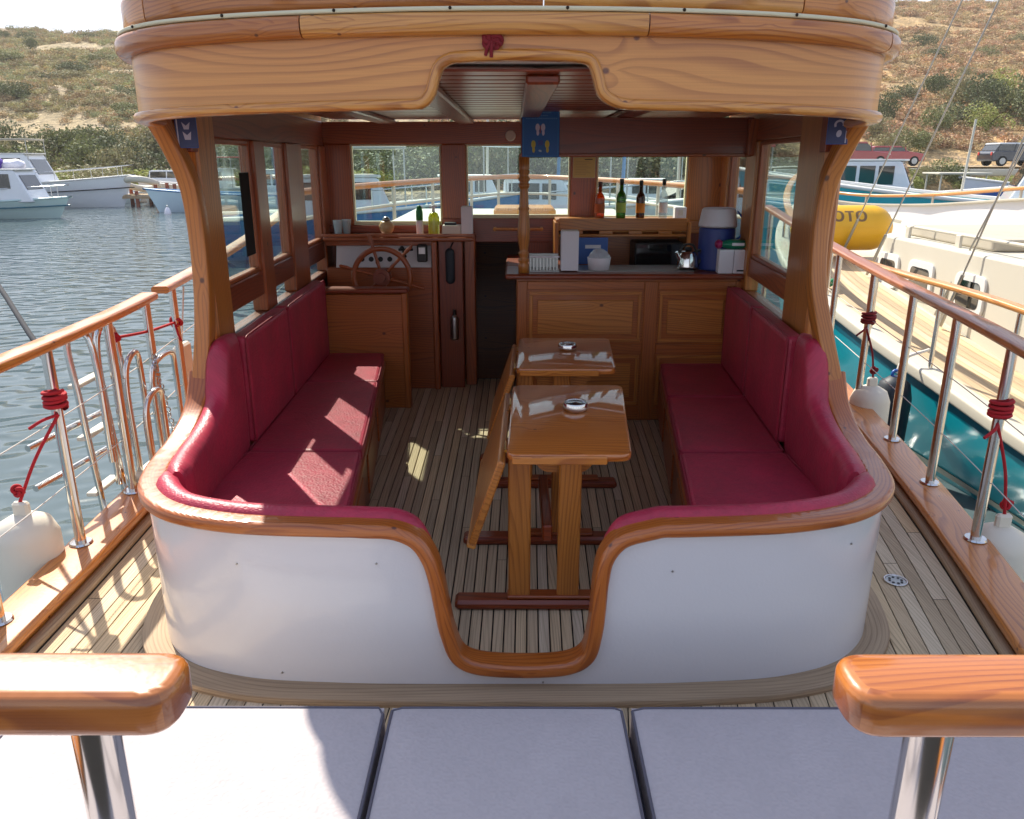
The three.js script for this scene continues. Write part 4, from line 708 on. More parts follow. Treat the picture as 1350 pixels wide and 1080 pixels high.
for (const s of [-1, 1]) {
  const g = thing('aft_handrail', s < 0 ? 'thick varnished handrail end on a steel post over the sunlit mattress' : 'thick varnished handrail end on a steel post over the shaded mattress', 'handrail');
  const xe = s < 0 ? -.425 : .42, h = 1.06, d = .86, hw = .052, xo = s * 1.4;
  const rg = slab(roundPoly(s < 0 ? [[xo, d - hw], [xe, d - hw], [xe, d + hw], [xo, d + hw]] : [[xe, d - hw], [xo, d - hw], [xo, d + hw], [xe, d + hw]], .045, 8), .064, .017, 5);
  part(g, 'rail', toCreasedNormals(rg, .55), M.fgRail, new THREE.Vector3(0, h, 0));
  const px = xe + s * .125; part(g, 'post', cyl(V(px, .2, d), V(px, h + .01, d), .029, .029, 24), M.steel); part(g, 'flange', new THREE.CylinderGeometry(.055, .06, .01, 20), M.steel, V(px, .296, d)); part(g, 'post', cyl(V(s * 1.25, .2, d), V(s * 1.25, h + .01, d), .029, .029, 20), M.steel);
  settle(g);
}
// deck drains
for (const [x, d, t] of [[1.66, 3.05, 'beside the shaded handrail'], [-1.6, 3.35, 'on the sunlit deck side']]) { const g = thing('deck_drain', `round steel drain cover ${t}`, 'drain', 'deck drains'); part(g, 'ring', lathe([[.042, 0], [.05, 0], [.05, .006], [.046, .008], [.042, .006], [.042, 0]], 28), M.steel, V(x, .001, d)); part(g, 'plate', new THREE.CylinderGeometry(.041, .041, .004, 24), M.steelDull, V(x, .003, d)); for (let k = 0; k < 8; k++) { const a = k * Math.PI / 4; part(g, 'hole', new THREE.CylinderGeometry(.006, .006, .002, 8), M.black, V(x + .026 * Math.cos(a), .0061, d + .026 * Math.sin(a))); } settle(g); }

// ================= ROPES, FENDERS, LADDER =================
function fenderSet(d, e, s, hk, drop, r, label, rlabel, fx, dd, mat = M.redRope) {
  const x = e(d) + s * .125; const g = thing('fender_rope', rlabel, 'rope', 'red fender ropes');
  const helix = []; for (let k = 0; k <= 90; k++) { const a = k / 90 * 12 * Math.PI; helix.push(V(x + .033 * Math.cos(a), hk - .035 + .075 * (k / 90) + .006 * Math.sin(a * .37), d + .033 * Math.sin(a))); }
  part(g, 'wrapping', tube(helix, .0085, 260, 6), mat); part(g, 'wrapping', tube(helix.map(p => new THREE.Vector3(lerp(x, p.x, 1.28), p.y + .004, lerp(-d, p.z, 1.28))).filter((p, i) => i % 2 === 0), .0075, 200, 6), mat);
  const A = V(x - s * .02, hk - .05, d - .03), Bq = V(fx, drop + .06, dd); part(g, 'hanging_rope', tube([A, A.clone().lerp(Bq, .5).add(new THREE.Vector3(s * .02, -.01, 0)), Bq], .007, 20, 6), mat);
  part(g, 'knot', new THREE.TorusKnotGeometry(.016, .008, 60, 6, 2, 3), mat, Bq.clone().add(new THREE.Vector3(0, .05, 0)));
  part(g, 'loose_end', tube([A, A.clone().add(new THREE.Vector3(-.04, -.01, .05)), A.clone().add(new THREE.Vector3(-.09, -.04, .07))], .007, 12, 6), mat); part(g, 'eye_loop', tube([Bq.clone(), Bq.clone().add(new THREE.Vector3(.025, -.04, 0)), Bq.clone().add(new THREE.Vector3(0, -.09, 0)), Bq.clone().add(new THREE.Vector3(-.025, -.04, 0))], .006, 24, 6, true), mat); settle(g);
  const f = thing('fender', label, 'fender', 'white boat fenders hanging outside the rails'); const P = V(fx, drop, dd);
  part(f, 'body', lathe([[0, -.62], [.04, -.62], [r * .75, -.56], [r, -.46], [r * 1.02, -.25], [r, -.1], [r * .8, -.035], [r * .4, -.005], [.035, 0], [0, 0]], 28), M.fender, P); part(f, 'eye', chamfer(.07, .07, .035, .012), M.fender, P.clone().add(new THREE.Vector3(0, .025, 0))); settle(f);
}
fenderSet(3.2, edgeL, -1, .77, .29, .13, 'white fender hanging at the open water side', 'red rope tied round the post above the open water fender', -2.12, 3.1);
fenderSet(3.25, edgeR, 1, .715, .14, .13, 'white fender hanging by the teal boat near the mattresses', 'red rope tied round the second post from the mattresses on the teal boat side', 2.25, 3.31);
fenderSet(5.27, edgeR, 1, .72, .26, .13, 'white fender with orange marks hanging by the teal boat beside the cabin', 'red rope tied round the post beside the cabin window on the teal boat side', 2.47, 5.25, M.redRopeDark);
{ // red line closing the gate
  const g = thing('gate_rope', 'red rope stretched across the boarding gap beside the ladder', 'rope'); const xa = edgeL(3.9) - .13, xb = edgeL(4.76) - .125;
  part(g, 'line', tube([V(xa, .9, 3.86), V((xa + xb) / 2, .84, 4.3), V(xb, .8, 4.76)], .008, 20, 6), M.redRope); part(g, 'knot', new THREE.TorusKnotGeometry(.022, .011, 60, 6, 2, 3), M.redRope, V(xb, .8, 4.76)); part(g, 'knot', new THREE.TorusKnotGeometry(.014, .009, 50, 6, 2, 3), M.redRope, V(xa, .9, 3.86)); part(g, 'loose_end', tube([V(xb, .8, 4.74), V(xb + .02, .74, 4.72), V(xb + .03, .69, 4.73)], .007, 10, 6), M.redRope); settle(g);
}
{ // boarding ladder folded against the rail: two hooped stiles with treads
  const g = thing('boarding_ladder', 'folded stainless boarding ladder with wooden treads outside the gate', 'ladder'); const x = -2.14, r = .017;
  const stile = (d, dx) => [V(x + dx, 1.06, d), V(x + dx + .005, .6, d), V(x + dx + .02, .1, d + .02), V(x + dx + .03, -.25, d + .03)];
  for (const d of [3.7, 3.93]) part(g, 'stile', tube([V(x + .12, .3, d), V(x + .11, .88, d), V(x + .09, .95, d), V(x + .05, .98, d), V(x, .95, d), ...stile(d, 0).slice(1)], r, 50, 10), M.steel);
  for (const h of [.69, .42, .12]) bx(g, 'tread', x - .04, x + .015, h - .01, h + .01, 3.69, 3.94, M.cream, .004, 'z');
  for (const h of [.56, .36]) part(g, 'rung', cyl(V(x - .1, h - .08, 3.4), V(x - .0, h - .06, 3.9), .016), M.steel); settle(g);
  const p = thing('gangway_frame', 'stack of hooped stainless tube handles inside the boarding gap', 'tube frame');
  [[3.84, .98, -2.08, .14], [3.9, .8, -1.99, .16], [3.93, .58, -1.93, .2], [4.2, .7, -2.0, .3]].forEach(([d, h, xx, w]) => part(p, 'hoop', tube([V(xx, .12, d), V(xx, h - .1, d), V(xx + .01, h - .03, d + .03), V(xx + .02, h, d + w / 2), V(xx + .01, h - .03, d + w - .03), V(xx, h - .1, d + w), V(xx, .12, d + w)], .016, 50, 10), M.steel));
  for (let k = 0; k < 16; k++) part(p, 'chain_link', new THREE.TorusGeometry(.014, .0035, 5, 10).rotateY(k % 2 ? 0 : Math.PI / 2), M.steelDull, V(-1.98 + .003 * k, .72 - k * .035, 4.2 + .004 * k)); bx(p, 'base_block', -2.02, -1.9, .126, .17, 3.82, 4.1, M.cream, .012); settle(p);
  const f = thing('hanging_fender_board', 'pale fender board standing behind the hooped handles', 'fender board'); part(f, 'board', chamfer(.05, .5, .2, .02, 'y'), M.fender, V(-2.16, .36, 5.0)); part(f, 'lashing', cyl(V(-2.16, .6, 5.0), V(-2.1, .98, 5.0), .006), M.whiteRope); settle(f);
}
{ // mooring line to the left
  const g = thing('mooring_line', 'dark mooring line running down to the water', 'rope'); part(g, 'line', tube([V(-1.99, .96, 3.25), V(-3.2, 1.3, 4.6), V(-6, 2.15, 6.5)].map((p, i) => p), .012, 20, 6), M.darkRope); part(g, 'shackle', new THREE.TorusGeometry(.02, .006, 6, 14), M.steelDull, V(-1.99, .96, 3.25)); settle(g);
}

// ================= NEIGHBOURING TEAL BOAT =================
{
  const g = thing('teal_boat', 'moored sailing boat with teal hull, white cabin, portholes and wooden rail', 'boat');
  const nx = smoothFn([[1, 3.95], [4, 3.9], [6, 3.75], [8, 3.55], [10, 3.55], [12, 3.95], [14, 4.7], [15.5, 5.5]]), fxx = smoothFn([[1, 8.1], [6, 8.0], [10, 7.6], [12.5, 6.9], [14.5, 6.0], [15.5, 5.55]]);
  const sh = smoothFn([[1, -.55], [3.5, -.46], [5.3, -.34], [6.9, -.12], [8.6, .12], [11, .42], [13.5, .72], [15.5, .95]]);
  const band = (e, s, f0, f1, name, mat, out0, out1) => {   // strip of hull between two fractions of the freeboard
    const pos = [], idx = []; const n = 50, m = 4; for (let k = 0; k <= n; k++) { const d = lerp(1, 15.5, k / n), top_ = sh(d); for (let j = 0; j <= m; j++) { const f = lerp(f0, f1, j / m); const y = typeof f0 === 'number' && f0 <= 1 && f1 <= 1 ? lerp(top_, -1.06, f) : f; const o = .0 - .28 * Math.pow(f, 1.6); pos.push(e(d) + s * (o + lerp(out0, out1, j / m)), y, -d); } }
    for (let k = 0; k < n; k++) for (let j = 0; j < m; j++) { const a = k * (m + 1) + j; idx.push(a, a + 1, a + m + 1, a + 1, a + m + 2, a + m + 1); }
    const q = new THREE.BufferGeometry(); q.setAttribute('position', new THREE.Float32BufferAttribute(pos, 3)); q.setIndex(idx); q.computeVertexNormals(); return part(g, name, q, mat);
  };
  for (const [e, s] of [[nx, -1], [fxx, 1]]) { band(e, s, 0, .12, 'sheer_stripe', M.tealDark, .003, .003); band(e, s, .118, .86, 'hull_side', M.teal, 0, 0); band(e, s, .855, .93, 'boot_stripe', M.cream, .012, .012); band(e, s, .93, 1, 'antifouling', M.teal, 0, 0); }
  // gunwale
  for (const [e, s] of [[nx, 1], [fxx, -1]]) { const pts = []; for (let k = 0; k <= 50; k++) { const d = lerp(1, 15.4, k / 50); pts.push(V(e(d) + s * .05, sh(d) + .04, d)); } part(g, 'gunwale', sweep(pts, horiz, rr(.2, .12, .03)), M.cream); }
  // teak side deck planks along the near side
  for (let i = 0; i < 9; i++) { const pos = [], uv = [], idx = [], n = 24, a = .17 + i * .088, b = a + .084; for (let k = 0; k <= n; k++) { const d = lerp(1.2, 12.5, k / n); for (const o of [a, b]) { pos.push(nx(d) + o, sh(d) + .05, -d); uv.push(d, o); } if (k) { const q = (k - 1) * 2; idx.push(q, q + 1, q + 2, q + 1, q + 3, q + 2); } } const q = new THREE.BufferGeometry(); q.setAttribute('position', new THREE.Float32BufferAttribute(pos, 3)); q.setAttribute('uv', new THREE.Float32BufferAttribute(uv, 2)); q.setIndex(idx); q.computeVertexNormals(); part(g, 'deck_plank', q, M.teak[i % 4]); }
  const ds = []; for (let k = 0; k <= 30; k++) { const d = lerp(1, 15.4, k / 30); ds.push([nx(d), fxx(d), d, sh(d)]); }
  { const pos = [], idx = []; ds.forEach(([a, b, d, h], k) => { pos.push(a + .02, h + .035, -d, b - .02, h + .035, -d); if (k) { const q = (k - 1) * 2; idx.push(q, q + 1, q + 2, q + 1, q + 3, q + 2); } }); const q = new THREE.BufferGeometry(); q.setAttribute('position', new THREE.Float32BufferAttribute(pos, 3)); q.setIndex(idx); q.computeVertexNormals(); part(g, 'deck', q, M.cream); }
  // cabin trunk
  const cab = part(g, 'cabin_trunk', slab(roundPoly([[4.5, 2.2], [4.55, 9.95], [5.1, 10.6], [6.6, 10.6], [7.1, 9.95], [7.2, 2.2]], .15), 1.42, .03, 2), M.cream, new THREE.Vector3(0, -.55, 0));
  const sideX = (d) => lerp(4.5, 4.55, (d - 2.2) / 7.75);
  for (const [a, b] of [[9.4, 9.9], [8.58, 9.12], [7.58, 8.1], [6.3, 6.85], [5, 5.55]]) {
    const p = new THREE.Group(); p.name = 'porthole'; g.add(p); const c = (a + b) / 2, x = sideX(c); const w = (b - a) * .78;
    const ring = roundPoly([[-w / 2 - .07, -.2], [w / 2 + .07, -.2], [w / 2 + .07, .2], [-w / 2 - .07, .2]], .1, 6); const rg = slab(ring, .03, .008, 2); rg.rotateX(Math.PI / 2); rg.rotateY(Math.PI / 2); part(p, 'frame', rg, M.whiteRough, V(x - .03, .47, c)); const ig = slab(roundPoly([[-w / 2, -.13], [w / 2, -.13], [w / 2, .13], [-w / 2, .13]], .07, 6), .012, 0); ig.rotateX(Math.PI / 2); ig.rotateY(Math.PI / 2); part(p, 'glass', ig, M.darkWindow, V(x - .034, .47, c));
  }
  // grab rail on the cabin top
  part(g, 'cabin_grab_rail', tube([V(4.62, 1.0, 3), V(4.64, 1.0, 6), V(4.66, 1.0, 9.6)], .018, 30, 8), M.cream); for (const d of [4, 5.2, 6.4, 7.2, 8.4, 9.5]) part(g, 'grab_rail_foot', chamfer(.03, .14, .1, .01), M.cream, V(4.645, .93, d));
  // near rail with stanchions
  const rl = []; for (let k = 0; k <= 40; k++) { const d = lerp(1.2, 15.2, k / 40); rl.push(V(nx(d) + .06, sh(d) + lerp(.98, .6, sst(5, 9.5, d)) + .06 * sst(11, 15, d), d)); }
  part(g, 'top_rail', sweep(rl, horiz, rr(.1, .05, .02)), M.pine);
  for (const d of [2.6, 3.8, 4.9, 5.9, 6.85, 7.9, 9, 10.5, 12, 13.5]) { const k = (d - 1.2) / 14 * 40, i = Math.floor(k), y = lerp(rl[i].y, rl[i + 1].y, k - i); part(g, 'stanchion', cyl(V(nx(d) + .06, sh(d) + .05, d), V(nx(d) + .06, y, d), .02), M.steel); }
  // far bulwark with rail, raised towards the bow
  { const pos = [], idx = []; const P = [[6.9, 7.5], [6.85, 9.5], [6.75, 11], [6.5, 12.8], [6.1, 14.3], [5.75, 15.1]]; const hh = [1.45, 1.4, 1.28, 1.12, 1.05, 1.08]; const tr = []; P.forEach(([x, d], k) => { pos.push(x, .3, -d, x + .05, hh[k] - .06, -d); tr.push(V(x + .06, hh[k] + .1, d)); if (k) { const q = (k - 1) * 2; idx.push(q, q + 1, q + 2, q + 1, q + 3, q + 2); } }); const q = new THREE.BufferGeometry(); q.setAttribute('position', new THREE.Float32BufferAttribute(pos, 3)); q.setIndex(idx); q.computeVertexNormals(); part(g, 'bulwark', q, M.white); part(g, 'bulwark_cap', sweep(spl(P.map(([x, d], k) => V(x + .05, hh[k] - .05, d)), 30), horiz, rr(.12, .04, .012)), M.canvasGrey); part(g, 'far_rail', sweep(spl([V(7.1, 1.5, 6), ...tr, V(5.5, 1.22, 15.4)], 40), horiz, rr(.1, .05, .02)), M.pine); for (const k of [1, 2, 3, 4]) part(g, 'stanchion', cyl(V(P[k][0] + .06, hh[k] - .06, P[k][1]), tr[k], .018), M.cream); }
  // mast out of frame with shrouds running down to the side
  part(g, 'mast', cyl(V(5.8, .86, 5.4), V(5.8, 11, 5.4), .09, .07, 16), M.cream);
  for (const [x, d, hx, hy, hd] of [[4.42, 9.95, 5.75, 10.5, 5.5], [4.5, 8.35, 5.75, 8.5, 5.45], [4.4, 10.8, 5.75, 11, 5.5], [4.38, 8.0, 5.7, 10.9, 5.3]]) { part(g, 'shroud', cyl(V(x, sh(d) + .08, d), V(hx, hy, hd), .009), M.steelDull); part(g, 'turnbuckle', cyl(V(x, sh(d) + .08, d), V(lerp(x, hx, .05), lerp(sh(d) + .08, hy, .05), lerp(d, hd, .05)), .018), M.steelDull); }
  settle(g);
  // cushions on the cabin top
  const cu = (l, o, y, h) => { const m = top('deck_cushion', slab(roundPoly(o, .06, 5), h, .025, 3), M.canvasGrey, l, 'cushion', 'grey deck cushions on the teal boat'); m.position.y = y; };
  cu('flat grey sun cushion at the front of the teal boat cabin top', [[4.75, 7.95], [6.7, 7.95], [6.6, 9.9], [4.8, 9.9]], .872, .12); cu('thick grey backrest cushion behind the flat one on the teal boat', [[4.95, 7.25], [6.9, 7.6], [6.9, 7.9], [4.9, 7.6]], .872, .36); cu('grey seat cushion next to the mast of the teal boat', [[4.75, 5.8], [6.8, 5.8], [6.8, 7.1], [4.78, 7.1]], .872, .16);
  // yellow inflatable
  const t = thing('inflatable_tube', 'yellow inflatable tow tube with brown lettering on the teal boat foredeck', 'inflatable'); const TP = V(4.45, .86, 11.0);
  part(t, 'tube', new THREE.CapsuleGeometry(.3, .75, 10, 24).rotateZ(Math.PI / 2), M.yellow, TP); const tt = canvasTex(128, 256, (c, w, h) => { c.fillStyle = '#e0aa1c'; c.fillRect(0, 0, w, h); c.fillStyle = '#7a5a34'; c.font = 'bold 96px sans-serif'; c.textAlign = 'center'; c.translate(w / 2, h / 2); c.rotate(Math.PI / 2); c.fillText('OTO', 0, 34); });
  part(t, 'lettering', new THREE.CylinderGeometry(.303, .303, .62, 24, 1, true, -.5, 1.0).rotateX(0).rotateZ(Math.PI / 2).rotateX(-.62), std({ map: tt, roughness: .5 }), TP); settle(t);
  { const f = thing('dark_fender', 'dark blue fender hanging on the teal hull by a twisted rope', 'fender'); const P = V(nx(6.9) - .2, -.12, 6.9); part(f, 'body', lathe([[0, -.75], [.05, -.74], [.15, -.62], [.16, -.2], [.13, -.06], [.05, 0], [0, 0]], 20), M.rubber, P); part(f, 'eye', new THREE.TorusGeometry(.035, .015, 8, 14), M.blue, P.clone().add(new THREE.Vector3(0, .02, 0))); part(f, 'rope', tube([P.clone().add(new THREE.Vector3(0, .03, 0)), P.clone().add(new THREE.Vector3(.05, .16, 0)), P.clone().add(new THREE.Vector3(.28, .24, -.03))], .014, 14, 6), M.whiteRope); settle(f); }
  { const f = thing('dark_fender', 'dark blue fender on the teal hull half hidden behind the cabin', 'fender'); const P = V(nx(9.2) - .2, .0, 9.2); part(f, 'body', lathe([[0, -.75], [.05, -.74], [.15, -.62], [.16, -.2], [.13, -.06], [.05, 0], [0, 0]], 20), M.rubber, P); part(f, 'rope', cyl(P, P.clone().add(new THREE.Vector3(.2, .25, 0)), .012), M.whiteRope); settle(f); }
  { const f = thing('rope_coil', 'small green rope coil on the teal boat deck edge', 'rope'); part(f, 'coil', new THREE.TorusKnotGeometry(.06, .016, 90, 6, 3, 4).rotateX(1.3), M.greenRope, V(nx(9.4) + .2, sh(9.4) + .13, 9.4)); settle(f); }
}

const N3 = new ImprovedNoise(), nz = (x, y, z = 0) => N3.noise(x, y, z);
const shore = (x) => 55 - 9 * sst(6, 20, x) + 1.2 * nz(x * .11, 3.3) * 2;
function ground(x, d) {
  const s = d - shore(x), r = sst(4, 18, x), base = lerp(-.45, 1.25, r);
  let h = s < 0 ? lerp(-1.35, -3, Math.min(1, -s / 4)) : lerp(-1.35, base, sst(0, lerp(3, 7, r), s));
  const toe = lerp(66, 61, r), up = Math.max(0, d - toe); const k = lerp(.21, .27, sst(-5, 25, x));
  let hill = k * up - .00018 * up * up; if (up > 150) hill = k * 150 - .00018 * 150 * 150 + (up - 150) * .03;
  hill *= 1 + .12 * nz(x * .012 + 4, d * .012, 1); h += hill + Math.min(1, up / 15) * (1.1 * nz(x * .05, d * .06, 5) + .5 * nz(x * .17, d * .19, 8));
  h += up * .034 * (1 - sst(-10, 10, x));
  return h;
}
// ================= BACKGROUND BOATS =================
function hullGeo(L, B, F, y0 = -.35) {
  const n = 20, m = 8, pos = [], idx = [];
  for (let i = 0; i <= n; i++) {
    const t = i / n, b = B / 2 * (t > .45 ? Math.pow(Math.max(0, 1 - Math.pow((t - .45) / .55, 2.1)), .8) : lerp(.86, 1, sst(0, .45, t))), s = F * (1 + .5 * t * t), rake = .09 * L * t * t;
    for (let j = -m; j <= m; j++) { const v = Math.abs(j) / m; const y = lerp(y0, s, Math.pow(v, 1.15)), w = b * Math.pow(v, .42) * (1 - .12 * t * (1 - v)); pos.push((t - .5) * L + rake * (y - y0) / (s - y0) * t, y, Math.sign(j) * w); }
  }
  const w = 2 * m + 1; for (let i = 0; i < n; i++) for (let j = 0; j < 2 * m; j++) { const a = i * w + j; idx.push(a, a + 1, a + w, a + 1, a + w + 1, a + w); }
  for (let j = 0; j < 2 * m; j++) idx.push(m, j, j + 1);
  const g = new THREE.BufferGeometry(); g.setAttribute('position', new THREE.Float32BufferAttribute(pos, 3)); g.setIndex(idx); g.computeVertexNormals(); return toCreasedNormals(g, .7);
}
function sheerPts(L, B, F, inset = 0, up = 0) { const o = []; for (let i = 0; i <= 18; i++) { const t = i / 18, b = Math.max(0, B / 2 * (t > .45 ? Math.pow(Math.max(0, 1 - Math.pow((t - .45) / .55, 2.1)), .8) : lerp(.86, 1, sst(0, .45, t))) - inset); o.push([(t - .5) * L + .09 * L * t * t * t - inset * .5, F * (1 + .5 * t * t) + up, b]); } return o; }
function harbourBoat(o) {
  const { L, B, F } = o; const g = thing(o.name || 'motor_boat', o.label, 'boat', o.group);
  part(g, 'hull', hullGeo(L, B, F), o.hull);
  const sp = sheerPts(L, B, F); const P = [...sp.map(p => new THREE.Vector3(p[0], p[1] + .02, p[2])), ...[...sp].reverse().map(p => new THREE.Vector3(p[0], p[1] + .02, -p[2]))];
  part(g, 'rubbing_strake', tube(P, .05, 80, 6), o.strake || M.whiteRough);
  { const pos = [], idx = []; sheerPts(L, B, F, .04, -.12).forEach(([x, y, b], k) => { pos.push(x, y, b, x, y, -b); if (k) { const q = (k - 1) * 2; idx.push(q, q + 1, q + 2, q + 1, q + 3, q + 2); } }); const q = new THREE.BufferGeometry(); q.setAttribute('position', new THREE.Float32BufferAttribute(pos, 3)); q.setIndex(idx); q.computeVertexNormals(); part(g, 'deck', q, o.deck || M.whiteRough); }
  if (o.stripe) { const s2 = sheerPts(L, B * 1.005, F * .62); part(g, 'stripe', tube([...s2.map(p => new THREE.Vector3(p[0] - .02, p[1], p[2] * .95))], .035, 40, 5), o.stripe); part(g, 'stripe', tube([...s2.map(p => new THREE.Vector3(p[0] - .02, p[1], -p[2] * .95))], .035, 40, 5), o.stripe); }
  for (const [x0, x1, w, y0, y1, mat, rows] of o.cabins || []) {      // cabin blocks with raked front and separate windows
    const prof = roundPoly([[x0, y0], [x1, y0], [x1 - (y1 - y0) * .45, y1], [x0 + .05, y1]], .12); const cg = slab(prof, w, .04, 2); cg.rotateX(Math.PI / 2); cg.translate(0, 0, -w / 2); const c = part(g, 'cabin', cg, mat);
    part(g, 'cabin_roof', slab(roundPoly([[x0 - .15, -w / 2 - .08], [x1 - (y1 - y0) * .35, -w / 2 - .02], [x1 - (y1 - y0) * .35, w / 2 + .02], [x0 - .15, w / 2 + .08]], .15), .07, .02), o.roof || M.whiteRough, new THREE.Vector3(0, y1, 0));
    const nW = rows || 3, a = x0 + .2, b = x1 - (y1 - y0) * .45 - .15, ww = (b - a) / nW; for (let k = 0; k < nW; k++) for (const s of [-1, 1]) { const wd = part(c, 'window', chamfer(ww * .82, (y1 - y0) * .45, .03, .01), M.darkWindow, new THREE.Vector3(a + ww * (k + .5), lerp(y0, y1, .66), s * (w / 2 + .012))); }
    part(c, 'windscreen', chamfer(.03, (y1 - y0) * .5, w * .8, .01), M.darkWindow, new THREE.Vector3(x1 - (y1 - y0) * .27, lerp(y0, y1, .62), 0), [0, 0, .42]);
  }
  for (const [x, h, r] of o.masts || []) part(g, 'mast', cyl(new THREE.Vector3(x, F * .9, 0), new THREE.Vector3(x + .1, h, 0), r || .06, .04), o.mastMat || M.cream);
  if (o.canopy) { const [x0, x1, y, w, mat] = o.canopy; part(g, 'canopy', slab(roundPoly([[x0, -w / 2], [x1, -w / 2], [x1, w / 2], [x0, w / 2]], .2), .08, .03), mat, new THREE.Vector3(0, y, 0)); for (const x of [x0 + .1, x1 - .1]) for (const s of [-1, 1]) part(g, 'canopy_post', cyl(new THREE.Vector3(x, F * .9, s * (w / 2 - .1)), new THREE.Vector3(x, y, s * (w / 2 - .1)), .025), M.steelDull); }
  if (o.rail) { const q = sheerPts(L, B, F, .1, .6).slice(9); const R1 = [...q.map(p => new THREE.Vector3(...p)), ...[...q].reverse().map(p => new THREE.Vector3(p[0], p[1], -p[2]))]; part(g, 'bow_rail', tube(R1, .025, 50, 6), o.railMat || M.steel); for (const k of [0, 3, 6, 8]) for (const s of [1, -1]) part(g, 'rail_post', cyl(new THREE.Vector3(q[k][0], q[k][1] - .55, s * q[k][2]), new THREE.Vector3(q[k][0], q[k][1], s * q[k][2]), .02), M.steel); }
  for (const [x, y, z, r] of o.ports || []) for (const s of [1, -1]) part(g, 'porthole', new THREE.CylinderGeometry(r, r, .04, 14).rotateX(Math.PI / 2), M.darkWindow, new THREE.Vector3(x, y, z * s));
  for (const [nm, geo, mat, p] of o.extra || []) part(g, nm, geo, mat, new THREE.Vector3(...p));
  g.position.copy(V(o.at[0], WATER, o.at[1])); g.rotation.y = o.turn || 0; return g;
}
const WATER = -1.06;
const clothBlob = (sx, sy, sz) => { const g = new THREE.IcosahedronGeometry(1, 3), p = g.attributes.position; for (let i = 0; i < p.count; i++) { const k = 1 + .5 * (fbm(p.getX(i) * 2 + 20, p.getY(i) * 2 + p.getZ(i) * 1.3 + 20, 256, 256, 3) - .5); p.setXYZ(i, p.getX(i) * k * sx, p.getY(i) * k * sy, p.getZ(i) * k * sz); } g.computeVertexNormals(); return g; };
harbourBoat({ name: 'cabin_cruiser', label: 'pale teal and white cabin boat with purple bundles on its roof, moored across the water', L: 9, B: 3, F: .66, hull: M.paleTeal, strake: M.paleTeal, stripe: M.tealDark, cabins: [[-3.6, 4.0, 1.9, .8, 2.3, M.carWhite, 5]], ports: [[1.6, 1.0, .97, .1], [.4, 1.0, .97, .1]], at: [-27.6, 40.5], turn: .06, extra: [['cloth_bundle', clothBlob(.55, .34, .5), M.cloth, [2.0, 2.6, .2]], ['cloth_bundle', clothBlob(.7, .3, .5), M.card, [2.7, 2.52, -.2]], ['cloth_bundle', clothBlob(.5, .22, .5), M.red, [1.2, 2.5, .3]]], rail: true });
harbourBoat({ name: 'cabin_cruiser', label: 'white flybridge cruiser with raked windscreen lying behind the teal cabin boat', L: 10, B: 3.4, F: 1.25, hull: M.carWhite, strake: M.whiteRough, stripe: M.tyre, cabins: [[-3.8, 1.2, 2.6, 1.2, 3.1, M.carWhite, 3]], canopy: [-4, .6, 3.9, 2.6, M.canvasGrey], at: [-29.4, 50], turn: .12, rail: true });
harbourBoat({ name: 'cabin_cruiser', label: 'white cruiser with dark windows partly cut off behind the flybridge cruiser', L: 9, B: 3, F: 1.3, hull: M.whiteRough, cabins: [[-3, 2, 2.3, 1.3, 2.8, M.whiteRough, 3]], at: [-36.5, 48], turn: -.1 });
harbourBoat({ name: 'fishing_boat', label: 'pale blue fishing boat with dark mast pointing its bow at the jetty', L: 8.5, B: 3.1, F: .82, hull: M.paleBlue, strake: M.hullBlue, cabins: [[-2.6, -.4, 1.6, .8, 2.2, M.carWhite, 2]], masts: [[1.4, 5.2, .1]], mastMat: M.rubber, at: [-15.6, 46.5], turn: Math.PI + .25 });
harbourBoat({ name: 'fishing_boat', label: 'white boat with orange-red canopy behind the pale blue fishing boat', L: 7, B: 2.6, F: 1, hull: M.whiteRough, cabins: [[-2, .2, 1.7, 1, 2.2, M.whiteRough, 2]], canopy: [-2.5, 1.2, 2.9, 2, M.red], at: [-20.5, 53.5], turn: Math.PI });
// seen through the windscreen and beyond
harbourBoat({ name: 'motor_boat', label: 'grey-blue motor boat with white canopy ahead of the windscreen pane over the helm', L: 9, B: 3, F: 1.2, hull: M.hullBlue, cabins: [[-2.5, .8, 2, 1.2, 2.3, M.carWhite, 3]], canopy: [-2.6, 1.2, 3.1, 2.2, M.cream], at: [-4.6, 25], turn: .3, rail: true });
harbourBoat({ name: 'motor_boat', label: 'white motor boat with blue posts ahead of the middle windscreen pane', L: 8, B: 2.8, F: 1.1, hull: M.whiteRough, canopy: [-2.5, 2, 3.2, 2.2, M.paleBlue], cabins: [[-1.8, .8, 1.8, 1.1, 2.2, M.carWhite, 3]], masts: [[2, 5.5, .07], [-.2, 5, .07]], mastMat: M.hullBlue, at: [1.6, 27], turn: -.4, rail: true });
harbourBoat({ name: 'motor_boat', label: 'white boat with red canopy ahead of the windscreen pane over the bar', L: 8, B: 2.7, F: 1.1, hull: M.paleBlue, cabins: [[-2, .8, 1.8, 1.1, 2.3, M.carWhite, 3]], canopy: [-2, .8, 3.2, 2, M.red], at: [6.6, 28], turn: 2.7, masts: [[1, 6, .06]] });
harbourBoat({ name: 'motor_boat', label: 'small white boat with a tall mast far ahead of the bow', L: 7, B: 2.5, F: 1, hull: M.whiteRough, cabins: [[-2, .6, 1.7, 1, 2.1, M.carWhite, 3]], at: [-1.2, 36], turn: .1, masts: [[0, 8, .06]] });
